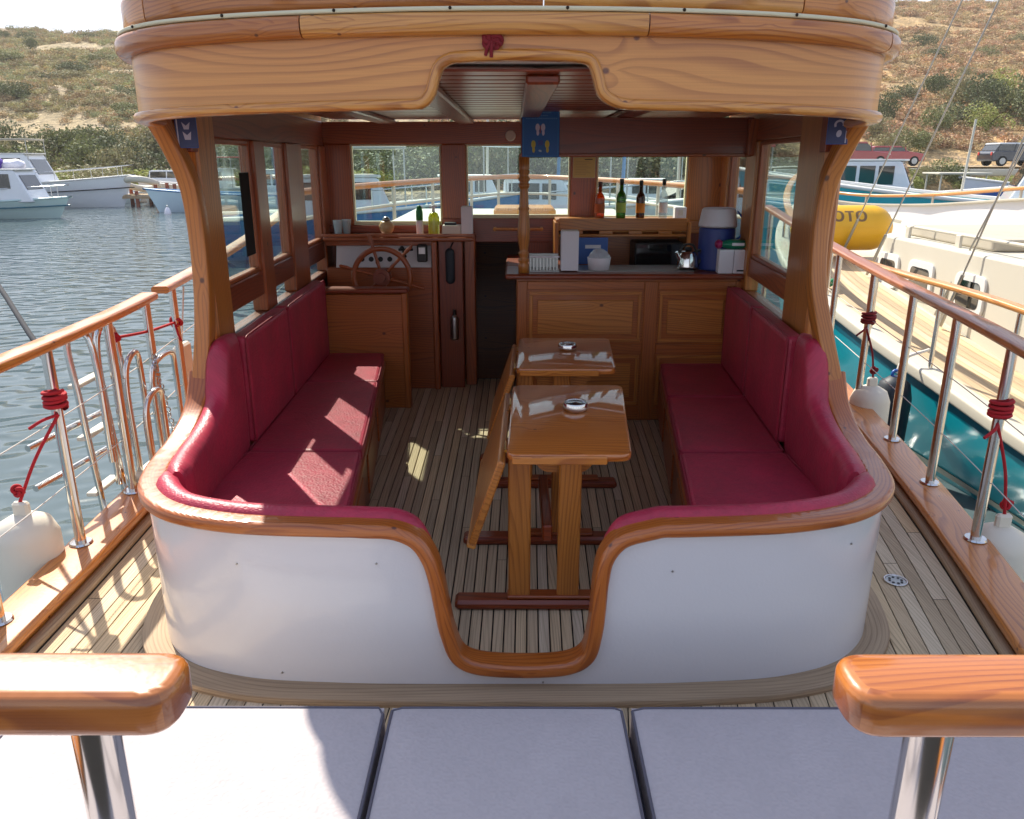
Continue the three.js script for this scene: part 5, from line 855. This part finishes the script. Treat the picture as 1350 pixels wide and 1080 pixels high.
harbourBoat({ name: 'motor_boat', label: 'low white boat with orange cargo ahead of the bow', L: 7, B: 2.5, F: .9, hull: M.carWhite, cabins: [[-2.6, -.6, 1.7, .9, 1.9, M.carWhite, 2]], at: [4.2, 38], turn: 3, extra: [['cargo', clothBlob(.8, .5, .7), M.orangeFloat, [1.2, 1.4, 0]]] });
// right side
harbourBoat({ name: 'fishing_boat', label: 'teal boat with broad white bulwark and anchor, bow towards the yellow tube', L: 9, B: 3.2, F: 1.7, hull: M.teal, strake: M.whiteRough, cabins: [[-3.5, -1, 2, 1.7, 3, M.carWhite, 2]], at: [10.9, 20.3], turn: -.45 + Math.PI, extra: [['anchor', mergeGeometries([cyl(new THREE.Vector3(0, -.5, 0), new THREE.Vector3(0, .3, 0), .05), cyl(new THREE.Vector3(-.3, -.35, .1), new THREE.Vector3(0, -.5, 0), .06), cyl(new THREE.Vector3(.3, -.35, .1), new THREE.Vector3(0, -.5, 0), .06)]), M.card, [4.6, 1.3, .2]]] });
harbourBoat({ name: 'fishing_boat', label: 'blue and white fishing boat with a boxy wheelhouse below the red car', L: 8, B: 3, F: 1.3, hull: M.blue, strake: M.whiteRough, cabins: [[-2.4, .6, 2, 1.25, 2.75, M.carWhite, 3]], at: [14.9, 31.5], turn: -.5, masts: [[2, 4.2, .05]], extra: [['blue_tarp', chamfer(.5, 1.4, .5, .1), M.blue, [-3, 2, 1]]] });
harbourBoat({ name: 'motor_boat', label: 'white wheelhouse boat below the dark car with the white roof', L: 8, B: 3, F: 1.4, hull: M.carWhite, cabins: [[-2.6, 1.2, 2.3, 1.35, 3.2, M.carWhite, 3]], at: [22.6, 32], turn: 2.9, masts: [[0, 4.4, .04]] });
{ const g = thing('sun_shelter', 'pale flat sun shelter on thin posts by the shore below the road', 'shelter'); const c = V(22.0, 0, 41); part(g, 'roof', slab(roundPoly([[-1.3, -.9], [1.3, -.9], [1.3, .9], [-1.3, .9]], .1), .08, .02), M.cream, c.clone().setY(1.05)); for (const [x, z] of [[-1.1, -.7], [1.1, -.7], [-1.1, .7], [1.1, .7]]) part(g, 'post', cyl(c.clone().add(new THREE.Vector3(x, -1, z)), c.clone().add(new THREE.Vector3(x, 1.06, z)), .04), M.cream); settle(g); }
// jetty with piles
{
  const g = thing('jetty', 'rough plank jetty on piles between the moored boats', 'jetty');
  for (let i = 0; i < 34; i++) part(g, 'plank', chamfer(.24, .06, 2.0, .01, 'z'), M.teak[i % 4], V(-27.6 + i * .26, -.38 + R(-.03, .03), 51.5), [0, R(-.05, .05), R(-.03, .03)]);
  for (const x of [-27.5, -26.2, -24.6, -23.4, -22.2, -21, -19.8, -19]) for (const d of [50.6, 52.4]) part(g, 'pile', cyl(V(x, -2, d), V(x + R(-.05, .05), R(-.2, .35), d), .13, .11, 9), M.mahoDark);
  for (const y of [-.5]) part(g, 'beam', chamfer(9, .16, .14, .01), M.margin, V(-23.3, y, 50.55)); settle(g);
  const t = thing('ring_float', 'large pale inflatable ring lying on the jetty', 'ring float'); part(t, 'ring', new THREE.TorusGeometry(.95, .2, 12, 30).rotateX(Math.PI / 2 - .35), M.cream, V(-23.4, .28, 51.3)); part(t, 'lashing', new THREE.TorusGeometry(.23, .03, 6, 14), M.whiteRope, V(-22.45, .28, 51.3)); settle(t);
  for (const [x, w, h, l] of [[-25.5, 1.1, .8, 'white box container standing on the jetty'], [-20.4, .8, .6, 'small white crate at the boat end of the jetty']]) { const b = thing('storage_box', l, 'box'); part(b, 'body', chamfer(w, h, .8, .03), M.carWhite, V(x, -.34 + h / 2, 51.6)); part(b, 'lid', chamfer(w + .04, .06, .84, .02), M.card, V(x, -.34 + h + .03, 51.6)); settle(b); }
  const b = thing('mooring_buoy', 'small white mooring buoy floating by the pale blue boat', 'buoy'); part(b, 'float', lathe([[0, -.15], [.14, -.12], [.18, .05], [.13, .25], [.05, .36], [0, .38]], 16), M.card, V(-18.6, WATER, 43.5)); part(b, 'eye', new THREE.TorusGeometry(.05, .02, 6, 12), M.steelDull, V(-18.6, WATER + .4, 43.5)); settle(b);
}

// small craft and clutter along the far shore
for (const [x, d, t, hm, l] of [[-31.5, 53.5, .3, M.carWhite, 'small white dinghy drawn up beside the jetty root'], [-18.8, 55.4, 2.6, M.whiteRough, 'small white dinghy behind the pale blue fishing boat'], [-26.2, 54.4, 1.2, M.paleBlue, 'small pale blue dinghy behind the ring float']]) harbourBoat({ name: 'dinghy', label: l, L: 3.6, B: 1.5, F: .55, hull: hm, at: [x, d], turn: t });
{ const rg = [0, 1, 2].map(() => { const g = new THREE.IcosahedronGeometry(1, 2), p = g.attributes.position, o = R(3, 60); for (let i = 0; i < p.count; i++) { const k = .75 + .6 * fbm(p.getX(i) * 1.3 + o, p.getY(i) * 1.3 + p.getZ(i) * .9 + o, 256, 256, 3); p.setXYZ(i, p.getX(i) * k, p.getY(i) * k * .7, p.getZ(i) * k); } g.computeVertexNormals(); return g; });
  const stoneM = [std({ color: new THREE.Color(.34, .28, .22), roughness: .95 }), std({ color: new THREE.Color(.42, .36, .29), roughness: .95 })];
  for (let i = 0; i < 60; i++) { const left = i < 30, x = left ? R(-36, -14) : R(12, 40), d = (left ? 55.2 : shore(x) + .6) + R(-.5, 1.2), s = R(.2, .55), m = top('shore_rock', rg[i % 3], stoneM[i % 2], left ? 'rounded shore rock by the jetty at the water edge' : 'rounded shore rock at the water edge below the road', 'rock', left ? 'rocks by the jetty' : 'rocks below the road'); m.position.copy(V(x, Math.max(WATER, ground(x, d)) + s * .2, d)); m.scale.setScalar(s); m.rotation.y = R(0, 6); } }

// ================= TERRAIN, WATER =================

{
  const nx = 230, nd = 150, pos = [], col = [], uv = [], idx = []; const c = new THREE.Color();
  for (let j = 0; j <= nd; j++) { const d = 42 + Math.pow(j / nd, 1.5) * 260; for (let i = 0; i <= nx; i++) { const x = lerp(-1, 1, i / nx) * (70 + d * .95); pos.push(x, ground(x, d), -d); uv.push(x, d);
    const n = nz(x * .035, d * .05, 2) + .6 * nz(x * .12, d * .16, 3), m = nz(x * .4, d * .45, 7); const r = sst(0, 22, x);
    let a = [lerp(.58, .64, r), lerp(.45, .43, r), lerp(.25, .2, r)]; const green = [.22, .22, .08]; const rock = [.42, .33, .26]; const t = sst(.0, .5, n - .2 * r - (d > 70 && d < 150 ? 0 : .05)); a = mix3(a, green, .55 * t * (1 - .6 * r)); a = mix3(a, rock, .6 * sst(.15, .5, m)); if (d - shore(x) < 3) a = [.28, .24, .19]; const k = 1 + .18 * m; col.push(a[0] * k, a[1] * k, a[2] * k); } }
  for (let j = 0; j < nd; j++) for (let i = 0; i < nx; i++) { const a = j * (nx + 1) + i, b = a + nx + 1; idx.push(a, a + 1, b, a + 1, b + 1, b); }
  const g = new THREE.BufferGeometry(); g.setAttribute('position', new THREE.Float32BufferAttribute(pos, 3)); g.setAttribute('color', new THREE.Float32BufferAttribute(col, 3)); g.setAttribute('uv', new THREE.Float32BufferAttribute(uv, 2)); g.setIndex(idx); g.computeVertexNormals();
  const soil = tex(512, 512, (u, v) => { const n = fbm(u * 24, v * 24, 24, 24, 4), m = fbm(u * 7, v * 7, 7, 7, 3), k = 150 + 130 * (n - .5) + 90 * (m - .5) + 60; return [k, k * .985, k * .96]; }); soil.repeat.set(.09, .09);
  const sb = soil.clone(); sb.colorSpace = THREE.NoColorSpace; sb.repeat.set(.21, .21); sb.needsUpdate = true;
  const m = part(scene, 'hillside', g, std({ vertexColors: true, map: soil, roughness: .95, bumpMap: sb, bumpScale: .35 })); m.userData = { label: 'dry hillside of ochre soil rising behind the harbour', category: 'hill', kind: 'structure' };
}
// coast road on the right
{
  const pos = [], uv = [], idx = []; const Lp = []; for (let k = 0; k <= 40; k++) { const x = lerp(8, 75, k / 40); Lp.push([x, 53.2 + .06 * (x - 20) + .8 * Math.sin(x * .08)]); }
  Lp.forEach(([x, d], k) => { const y = Math.max(ground(x, d - 2.2), ground(x, d + 2.2), ground(x, d)) + .08; for (const o of [-2.4, 2.4]) { pos.push(x, y, -(d + o)); uv.push(x, o); } if (k) { const q = (k - 1) * 2; idx.push(q, q + 1, q + 2, q + 1, q + 3, q + 2); } });
  const g = new THREE.BufferGeometry(); g.setAttribute('position', new THREE.Float32BufferAttribute(pos, 3)); g.setAttribute('uv', new THREE.Float32BufferAttribute(uv, 2)); g.setIndex(idx); g.computeVertexNormals();
  const at = tex(256, 256, (u, v) => { const k = 150 + 90 * (fbm(u * 40, v * 40, 40, 40, 3) - .5); return [k, k * .96, k * .9]; }); at.repeat.set(.3, .3);
  const m = part(scene, 'road', g, std({ map: at, roughness: .9 })); m.userData = { label: 'pale coast road at the foot of the dry hillside', category: 'road', kind: 'structure' };
}
{ const w = thing('sea_wall', 'low pale concrete wall along the water side of the coast road', 'wall'); const P = []; for (let k = 0; k <= 34; k++) { const x = lerp(16, 66, k / 34), d = 50.2 + .06 * (x - 20) + .8 * Math.sin(x * .08); P.push(V(x, Math.max(ground(x, d), 1.0) - .02, d)); } part(w, 'wall_run', sweep(P, horiz, rr(.35, .4, .03, 2)), M.cream); settle(w); }
const roadY = (x) => { const d = 53.2 + .06 * (x - 20) + .8 * Math.sin(x * .08); return Math.max(ground(x, d - 2.2), ground(x, d + 2.2), ground(x, d)) + .085; };
function car(label, paint, roof, x, d, y, turn, L = 3.9, H = 1.45) {
  const g = thing('parked_car', label, 'car', 'cars parked along the shore'); const W = 1.66;
  const ext = (o, w, b = .06) => { const q = slab(roundPoly(o, .12, 4), w, b, 3); q.rotateX(Math.PI / 2); q.translate(0, 0, -w / 2); return q; };
  part(g, 'body', ext([[-L / 2, .3], [L / 2, .3], [L / 2 + .03, .62], [L / 2 - .12, .78], [L * .2, .92], [-L * .45, .95], [-L / 2, .8]], W), paint);
  part(g, 'cabin_glass', ext([[-L * .46, .9], [L * .24, .9], [L * .08, H - .05], [-L * .38, H - .05]], W - .14), M.darkWindow); part(g, 'roof', ext([[-L * .41, H - .09], [L * .1, H - .09], [L * .07, H], [-L * .36, H + .01]], W - .1, .03), roof);
  for (const px of [-L * .4, -L * .12, L * .15]) for (const s of [1, -1]) part(g, 'pillar', chamfer(.07, H - .95, .03, .008), paint, new THREE.Vector3(px + .02, (H + .87) / 2, s * (W / 2 - .055)), [0, 0, px > 0 ? .35 : -.1]);
  for (const px of [-L * .32, L * .32]) for (const s of [1, -1]) { const w = part(g, 'wheel', new THREE.CylinderGeometry(.31, .31, .2, 20).rotateX(Math.PI / 2), M.tyre, new THREE.Vector3(px, .31, s * (W / 2 - .08))); part(w, 'rim', new THREE.CylinderGeometry(.2, .2, .03, 14).rotateX(Math.PI / 2), M.steelDull, new THREE.Vector3(0, 0, s * .1)); }
  for (const s of [1, -1]) { part(g, 'headlight', chamfer(.08, .14, .28, .03), M.card, new THREE.Vector3(L / 2 - .02, .68, s * .58)); part(g, 'tail_light', chamfer(.06, .2, .16, .03), M.red, new THREE.Vector3(-L / 2 + .01, .76, s * .66)); }
  g.position.copy(V(x, y, d)); g.rotation.y = turn;
}
car('red hatchback parked on the road next to the cabin post', M.carRed, M.carRed, 21.6, 52.6, roadY(21.6), .1);
car('red car parked just ahead of the red hatchback', M.carRed, M.carRed, 25.0, 55.3, roadY(25.0), .1, 4.0, 1.25);
car('dark blue small car with white roof parked on the coast road', M.carDark, M.carWhite, 32.2, 53.6, roadY(32.2), .06, 3.8, 1.42);
car('white car parked behind the pale blue fishing boat', M.carWhite, M.carWhite, -24.2, 58.5, ground(-24.2, 58.5) + .02, .3);
car('orange-red car parked in the reeds behind the fishing boat', M.carRed, M.carRed, -22.0, 61, ground(-22, 61) + .05, .2);
// water
{
  const sz = 1024; const waves = []; for (let i = 0; i < 60; i++) { const kx = Math.round(R(-34, 34)), ky = Math.round(R(6, 60)); waves.push([kx, ky, R(0, 6.28), 1 / Math.pow(Math.hypot(kx, ky), 1.05)]); }
  const h = new Float32Array(sz * sz); let mx = 0; for (let j = 0; j < sz; j++) for (let i = 0; i < sz; i++) { let s = 0; const u = i / sz * 6.2832, v = j / sz * 6.2832; for (const w of waves) { s += w[3] * Math.sin(w[0] * u + w[1] * v + w[2]); } h[j * sz + i] = s; mx = Math.max(mx, Math.abs(s)); }
  const wt = tex(sz, sz, (u, v) => { const k = 127 + 127 * h[Math.round(v * sz) * sz + Math.round(u * sz)] / mx; return [k, k, k]; }, false); wt.repeat.set(1 / 14, 1 / 14);
  const g = new THREE.PlaneGeometry(700, 330, 1, 1).rotateX(-Math.PI / 2); const uv = g.attributes.uv, p = g.attributes.position; for (let i = 0; i < uv.count; i++) uv.setXY(i, p.getX(i), p.getZ(i));
  const m = part(scene, 'water', g, phy({ color: new THREE.Color(.08, .113, .122), roughness: .1, ior: 1.33, bumpMap: wt, bumpScale: .07 }), V(0, WATER, 60)); m.userData = { label: 'rippled blue harbour water', category: 'water', kind: 'structure' };
}

// ================= VEGETATION =================
function leafCloud(n, sx, sy, sz, leaf, lobes, hue) {
  const pos = [], nor = [], col = []; const L = []; for (let i = 0; i < lobes; i++) L.push([R(-.55, .55), R(.15, .75), R(-.55, .55), R(.3, .55)]);
  const v = new THREE.Vector3(), q = new THREE.Quaternion(), e = new THREE.Euler(), a = new THREE.Vector3();
  for (let i = 0; i < n; i++) {
    const l = L[Math.floor(rnd() * lobes)]; v.set(R(-1, 1), R(-1, 1), R(-1, 1)); if (v.lengthSq() > 1 || v.lengthSq() < .01) { i--; continue; } const rad = Math.pow(v.length(), .35); v.normalize();
    const px = (l[0] + v.x * l[3] * rad) * sx, py = Math.max(.02, (l[1] + v.y * l[3] * rad * .9)) * sy, pz = (l[2] + v.z * l[3] * rad) * sz;
    e.set(R(0, 6.28), R(0, 6.28), R(0, 6.28)); q.setFromEuler(e); const s = leaf * R(.6, 1.3), k = R(.65, 1.3);
    const cs = [[-s, -s * .5], [s, -s * .5], [s * .6, s * .6], [-s * .6, s * .6]].map(([x, y]) => a.set(x, y, R(-.1, .1) * s).applyQuaternion(q).clone().add(new THREE.Vector3(px, py, pz)));
    const c = [hue[0] * k, hue[1] * k * R(.92, 1.08), hue[2] * k];
    for (const t of [0, 1, 2, 0, 2, 3]) { pos.push(cs[t].x, cs[t].y, cs[t].z); col.push(...c); }
  }
  const g = new THREE.BufferGeometry(); g.setAttribute('position', new THREE.Float32BufferAttribute(pos, 3)); g.setAttribute('color', new THREE.Float32BufferAttribute(col, 3)); g.computeVertexNormals(); return g;
}
const leafMat = phy({ vertexColors: true, roughness: .8, transmission: .18, thickness: 0 });
const dryMat = std({ vertexColors: true, roughness: .95 });
const shades = { dark: [.12, .14, .055], mid: [.2, .215, .075], bright: [.34, .36, .09], olive: [.3, .27, .13] };
const crowns = {}; for (const k in shades) crowns[k] = [0, 1, 2].map(() => leafCloud(2600, 1, 1, 1, .036, 11, shades[k]));
const trunkG = mergeGeometries([cyl(new THREE.Vector3(0, -.15, 0), new THREE.Vector3(.03, .4, 0), .05, .03, 6), cyl(new THREE.Vector3(.03, .3, 0), new THREE.Vector3(.3, .65, .1), .03, .012, 5), cyl(new THREE.Vector3(.02, .3, 0), new THREE.Vector3(-.28, .6, -.12), .03, .012, 5)]);
const barkMat = std({ color: new THREE.Color(.12, .085, .06), roughness: .95 });
function bush(kind, x, d, w, h, label, group, name = 'bush', cat = 'bush') { const g = thing(name, label, cat, group); part(g, 'crown', crowns[kind][Math.floor(rnd() * 3)], leafMat); part(g, 'trunk', trunkG, barkMat); g.scale.set(w, h, w); g.rotation.y = R(0, 6); g.position.copy(V(x, ground(x, d) - .05, d)); return g; }
// dark trees behind the reeds on the left shore
for (let i = 0; i < 46; i++) { const x = lerp(-75, -9, (i + R(-.3, .3)) / 46), d = R(68, 78); bush(rnd() < .4 ? 'dark' : (rnd() < .6 ? 'mid' : 'olive'), x, d, R(2.4, 4.2), R(1.9, 3.2), 'dark leafy tree in the belt behind the moored boats', 'trees along the far shore', 'shore_tree', 'tree'); }
for (let i = 0; i < 40; i++) { const x = lerp(-66, -8, (i + R(-.3, .3)) / 40), d = R(60.5, 65); bush(rnd() < .7 ? 'bright' : 'olive', x, d, R(2.4, 3.6), R(1.1, 1.7), 'bright green reedy shrub in the belt at the water edge', 'reedy shrubs at the shore', 'reed_shrub', 'shrub'); }
for (let i = 0; i < 30; i++) { const x = lerp(-9, 20, (i + R(-.3, .3)) / 30), d = R(58, 74); bush(['dark', 'mid', 'dark', 'olive'][i % 4], x, d, R(3, 4.6), R(2.6, 4.4), 'leafy tree on the shore ahead of the bow', 'trees on the shore ahead', 'shore_tree', 'tree'); }
// scattered bushes on the left hillside
for (let i = 0; i < 44; i++) { const d = R(84, 205), x = R(-.72, -.28) * d; bush(['dark', 'mid', 'olive', 'dark'][i % 4], x, d, R(1.1, 2.6) * (1 + (d - 84) / 220), R(.8, 1.7) * (1 + (d - 84) / 260), 'round green bush on the dry slope above the reeds', 'bushes on the slope over the open water', 'hill_bush', 'bush'); }
// green bushes on the right slope
for (const [px, d, w, h, k] of [[.505, 72, 2.6, 2.6, 'mid'], [.53, 74, 3.2, 3, 'dark'], [.565, 72, 3.6, 2.8, 'bright'], [.55, 80, 4, 4, 'dark'], [.6, 78, 4.6, 4.6, 'mid'], [.63, 74, 4.6, 5, 'dark'], [.66, 76, 4, 5, 'mid'], [.52, 82, 3, 3.4, 'olive'], [.5, 88, 3, 3, 'dark'], [.57, 86, 4, 3.6, 'bright'], [.45, 64, 2.6, 2.2, 'olive'], [.47, 65, 2.6, 2.4, 'mid'], [.49, 66.5, 2.2, 1.8, 'olive'], [.44, 76, 2.4, 3.2, 'dark'], [.46, 84, 2.6, 2.4, 'dark'], [.43, 70, 2.4, 2.4, 'olive'], [.64, 100, 4, 3, 'dark'], [.55, 118, 3.4, 2.4, 'mid'], [.49, 112, 3, 2.2, 'dark'], [.62, 66, 1.8, 1, 'bright'], [.58, 135, 3.5, 2.4, 'olive'], [.47, 130, 3.4, 2.6, 'dark'], [.66, 125, 4, 2.6, 'dark'], [.53, 100, 2, 1.4, 'olive']]) bush(k, px * d, d, w * .68, h * .74, 'rounded green bush on the ochre slope above the coast road', 'bushes on the slope above the road', 'hill_bush', 'bush');
for (let i = 0; i < 26; i++) { const x = R(17, 45), d = shore(x) + R(2.5, 5); bush(['olive', 'mid', 'bright'][i % 3], x, d, R(.8, 1.6), R(.6, 1.1), 'low roadside shrub between the water and the coast road', 'shrubs below the road', 'road_shrub', 'shrub'); }
// dry tufts: nobody could count them
{
  const variants = [[.48, .35, .2], [.56, .43, .24], [.44, .39, .2]].map(h => leafCloud(190, 1, .8, 1, .085, 6, h)); const counts = [5200, 5200, 5200]; const m4 = new THREE.Matrix4(), c = new THREE.Color();
  variants.forEach((g, vi) => { const im = new THREE.InstancedMesh(g, dryMat, counts[vi]); im.name = numbered('dry_scrub'); let k = 0; while (k < counts[vi]) { const d = 62 + Math.pow(rnd(), 1.3) * 150, left = rnd() < .52, x = left ? R(-.75, -.2) * d : R(-.1, .74) * d; const den = nz(x * .05, d * .07, 11) + .45 * nz(x * .2, d * .2, 4); if (den < (left ? -.22 : -.3) + .3 * rnd()) continue; if (!left && d < 59.5) continue; const s = R(.35, 1.05) * (1 + (d - 60) / 220); m4.makeRotationY(R(0, 6.28)); m4.scale(new THREE.Vector3(s, s * R(.6, .95), s)); m4.setPosition(x, ground(x, d) - .04, -d); im.setMatrixAt(k, m4); const t = rnd(), gg = left ? .75 : 1; const b_ = R(.75, 1.3); c.setRGB(b_ * (left ? (t < .4 ? .86 : 1) : 1.06), b_ * (left ? 1 : .94), b_ * R(.9, 1.05)); im.setColorAt(k, c); k++; } im.castShadow = im.receiveShadow = true; im.userData = { label: ['brown dry scrub tufts covering the hillside', 'ochre dry scrub tufts covering the hillside', 'olive dry scrub tufts covering the hillside'][vi], category: 'scrub', kind: 'stuff' }; scene.add(im); });
}
scene.fog = new THREE.FogExp2(0xe6e0d6, .0005);
renderer.render(scene, camera);
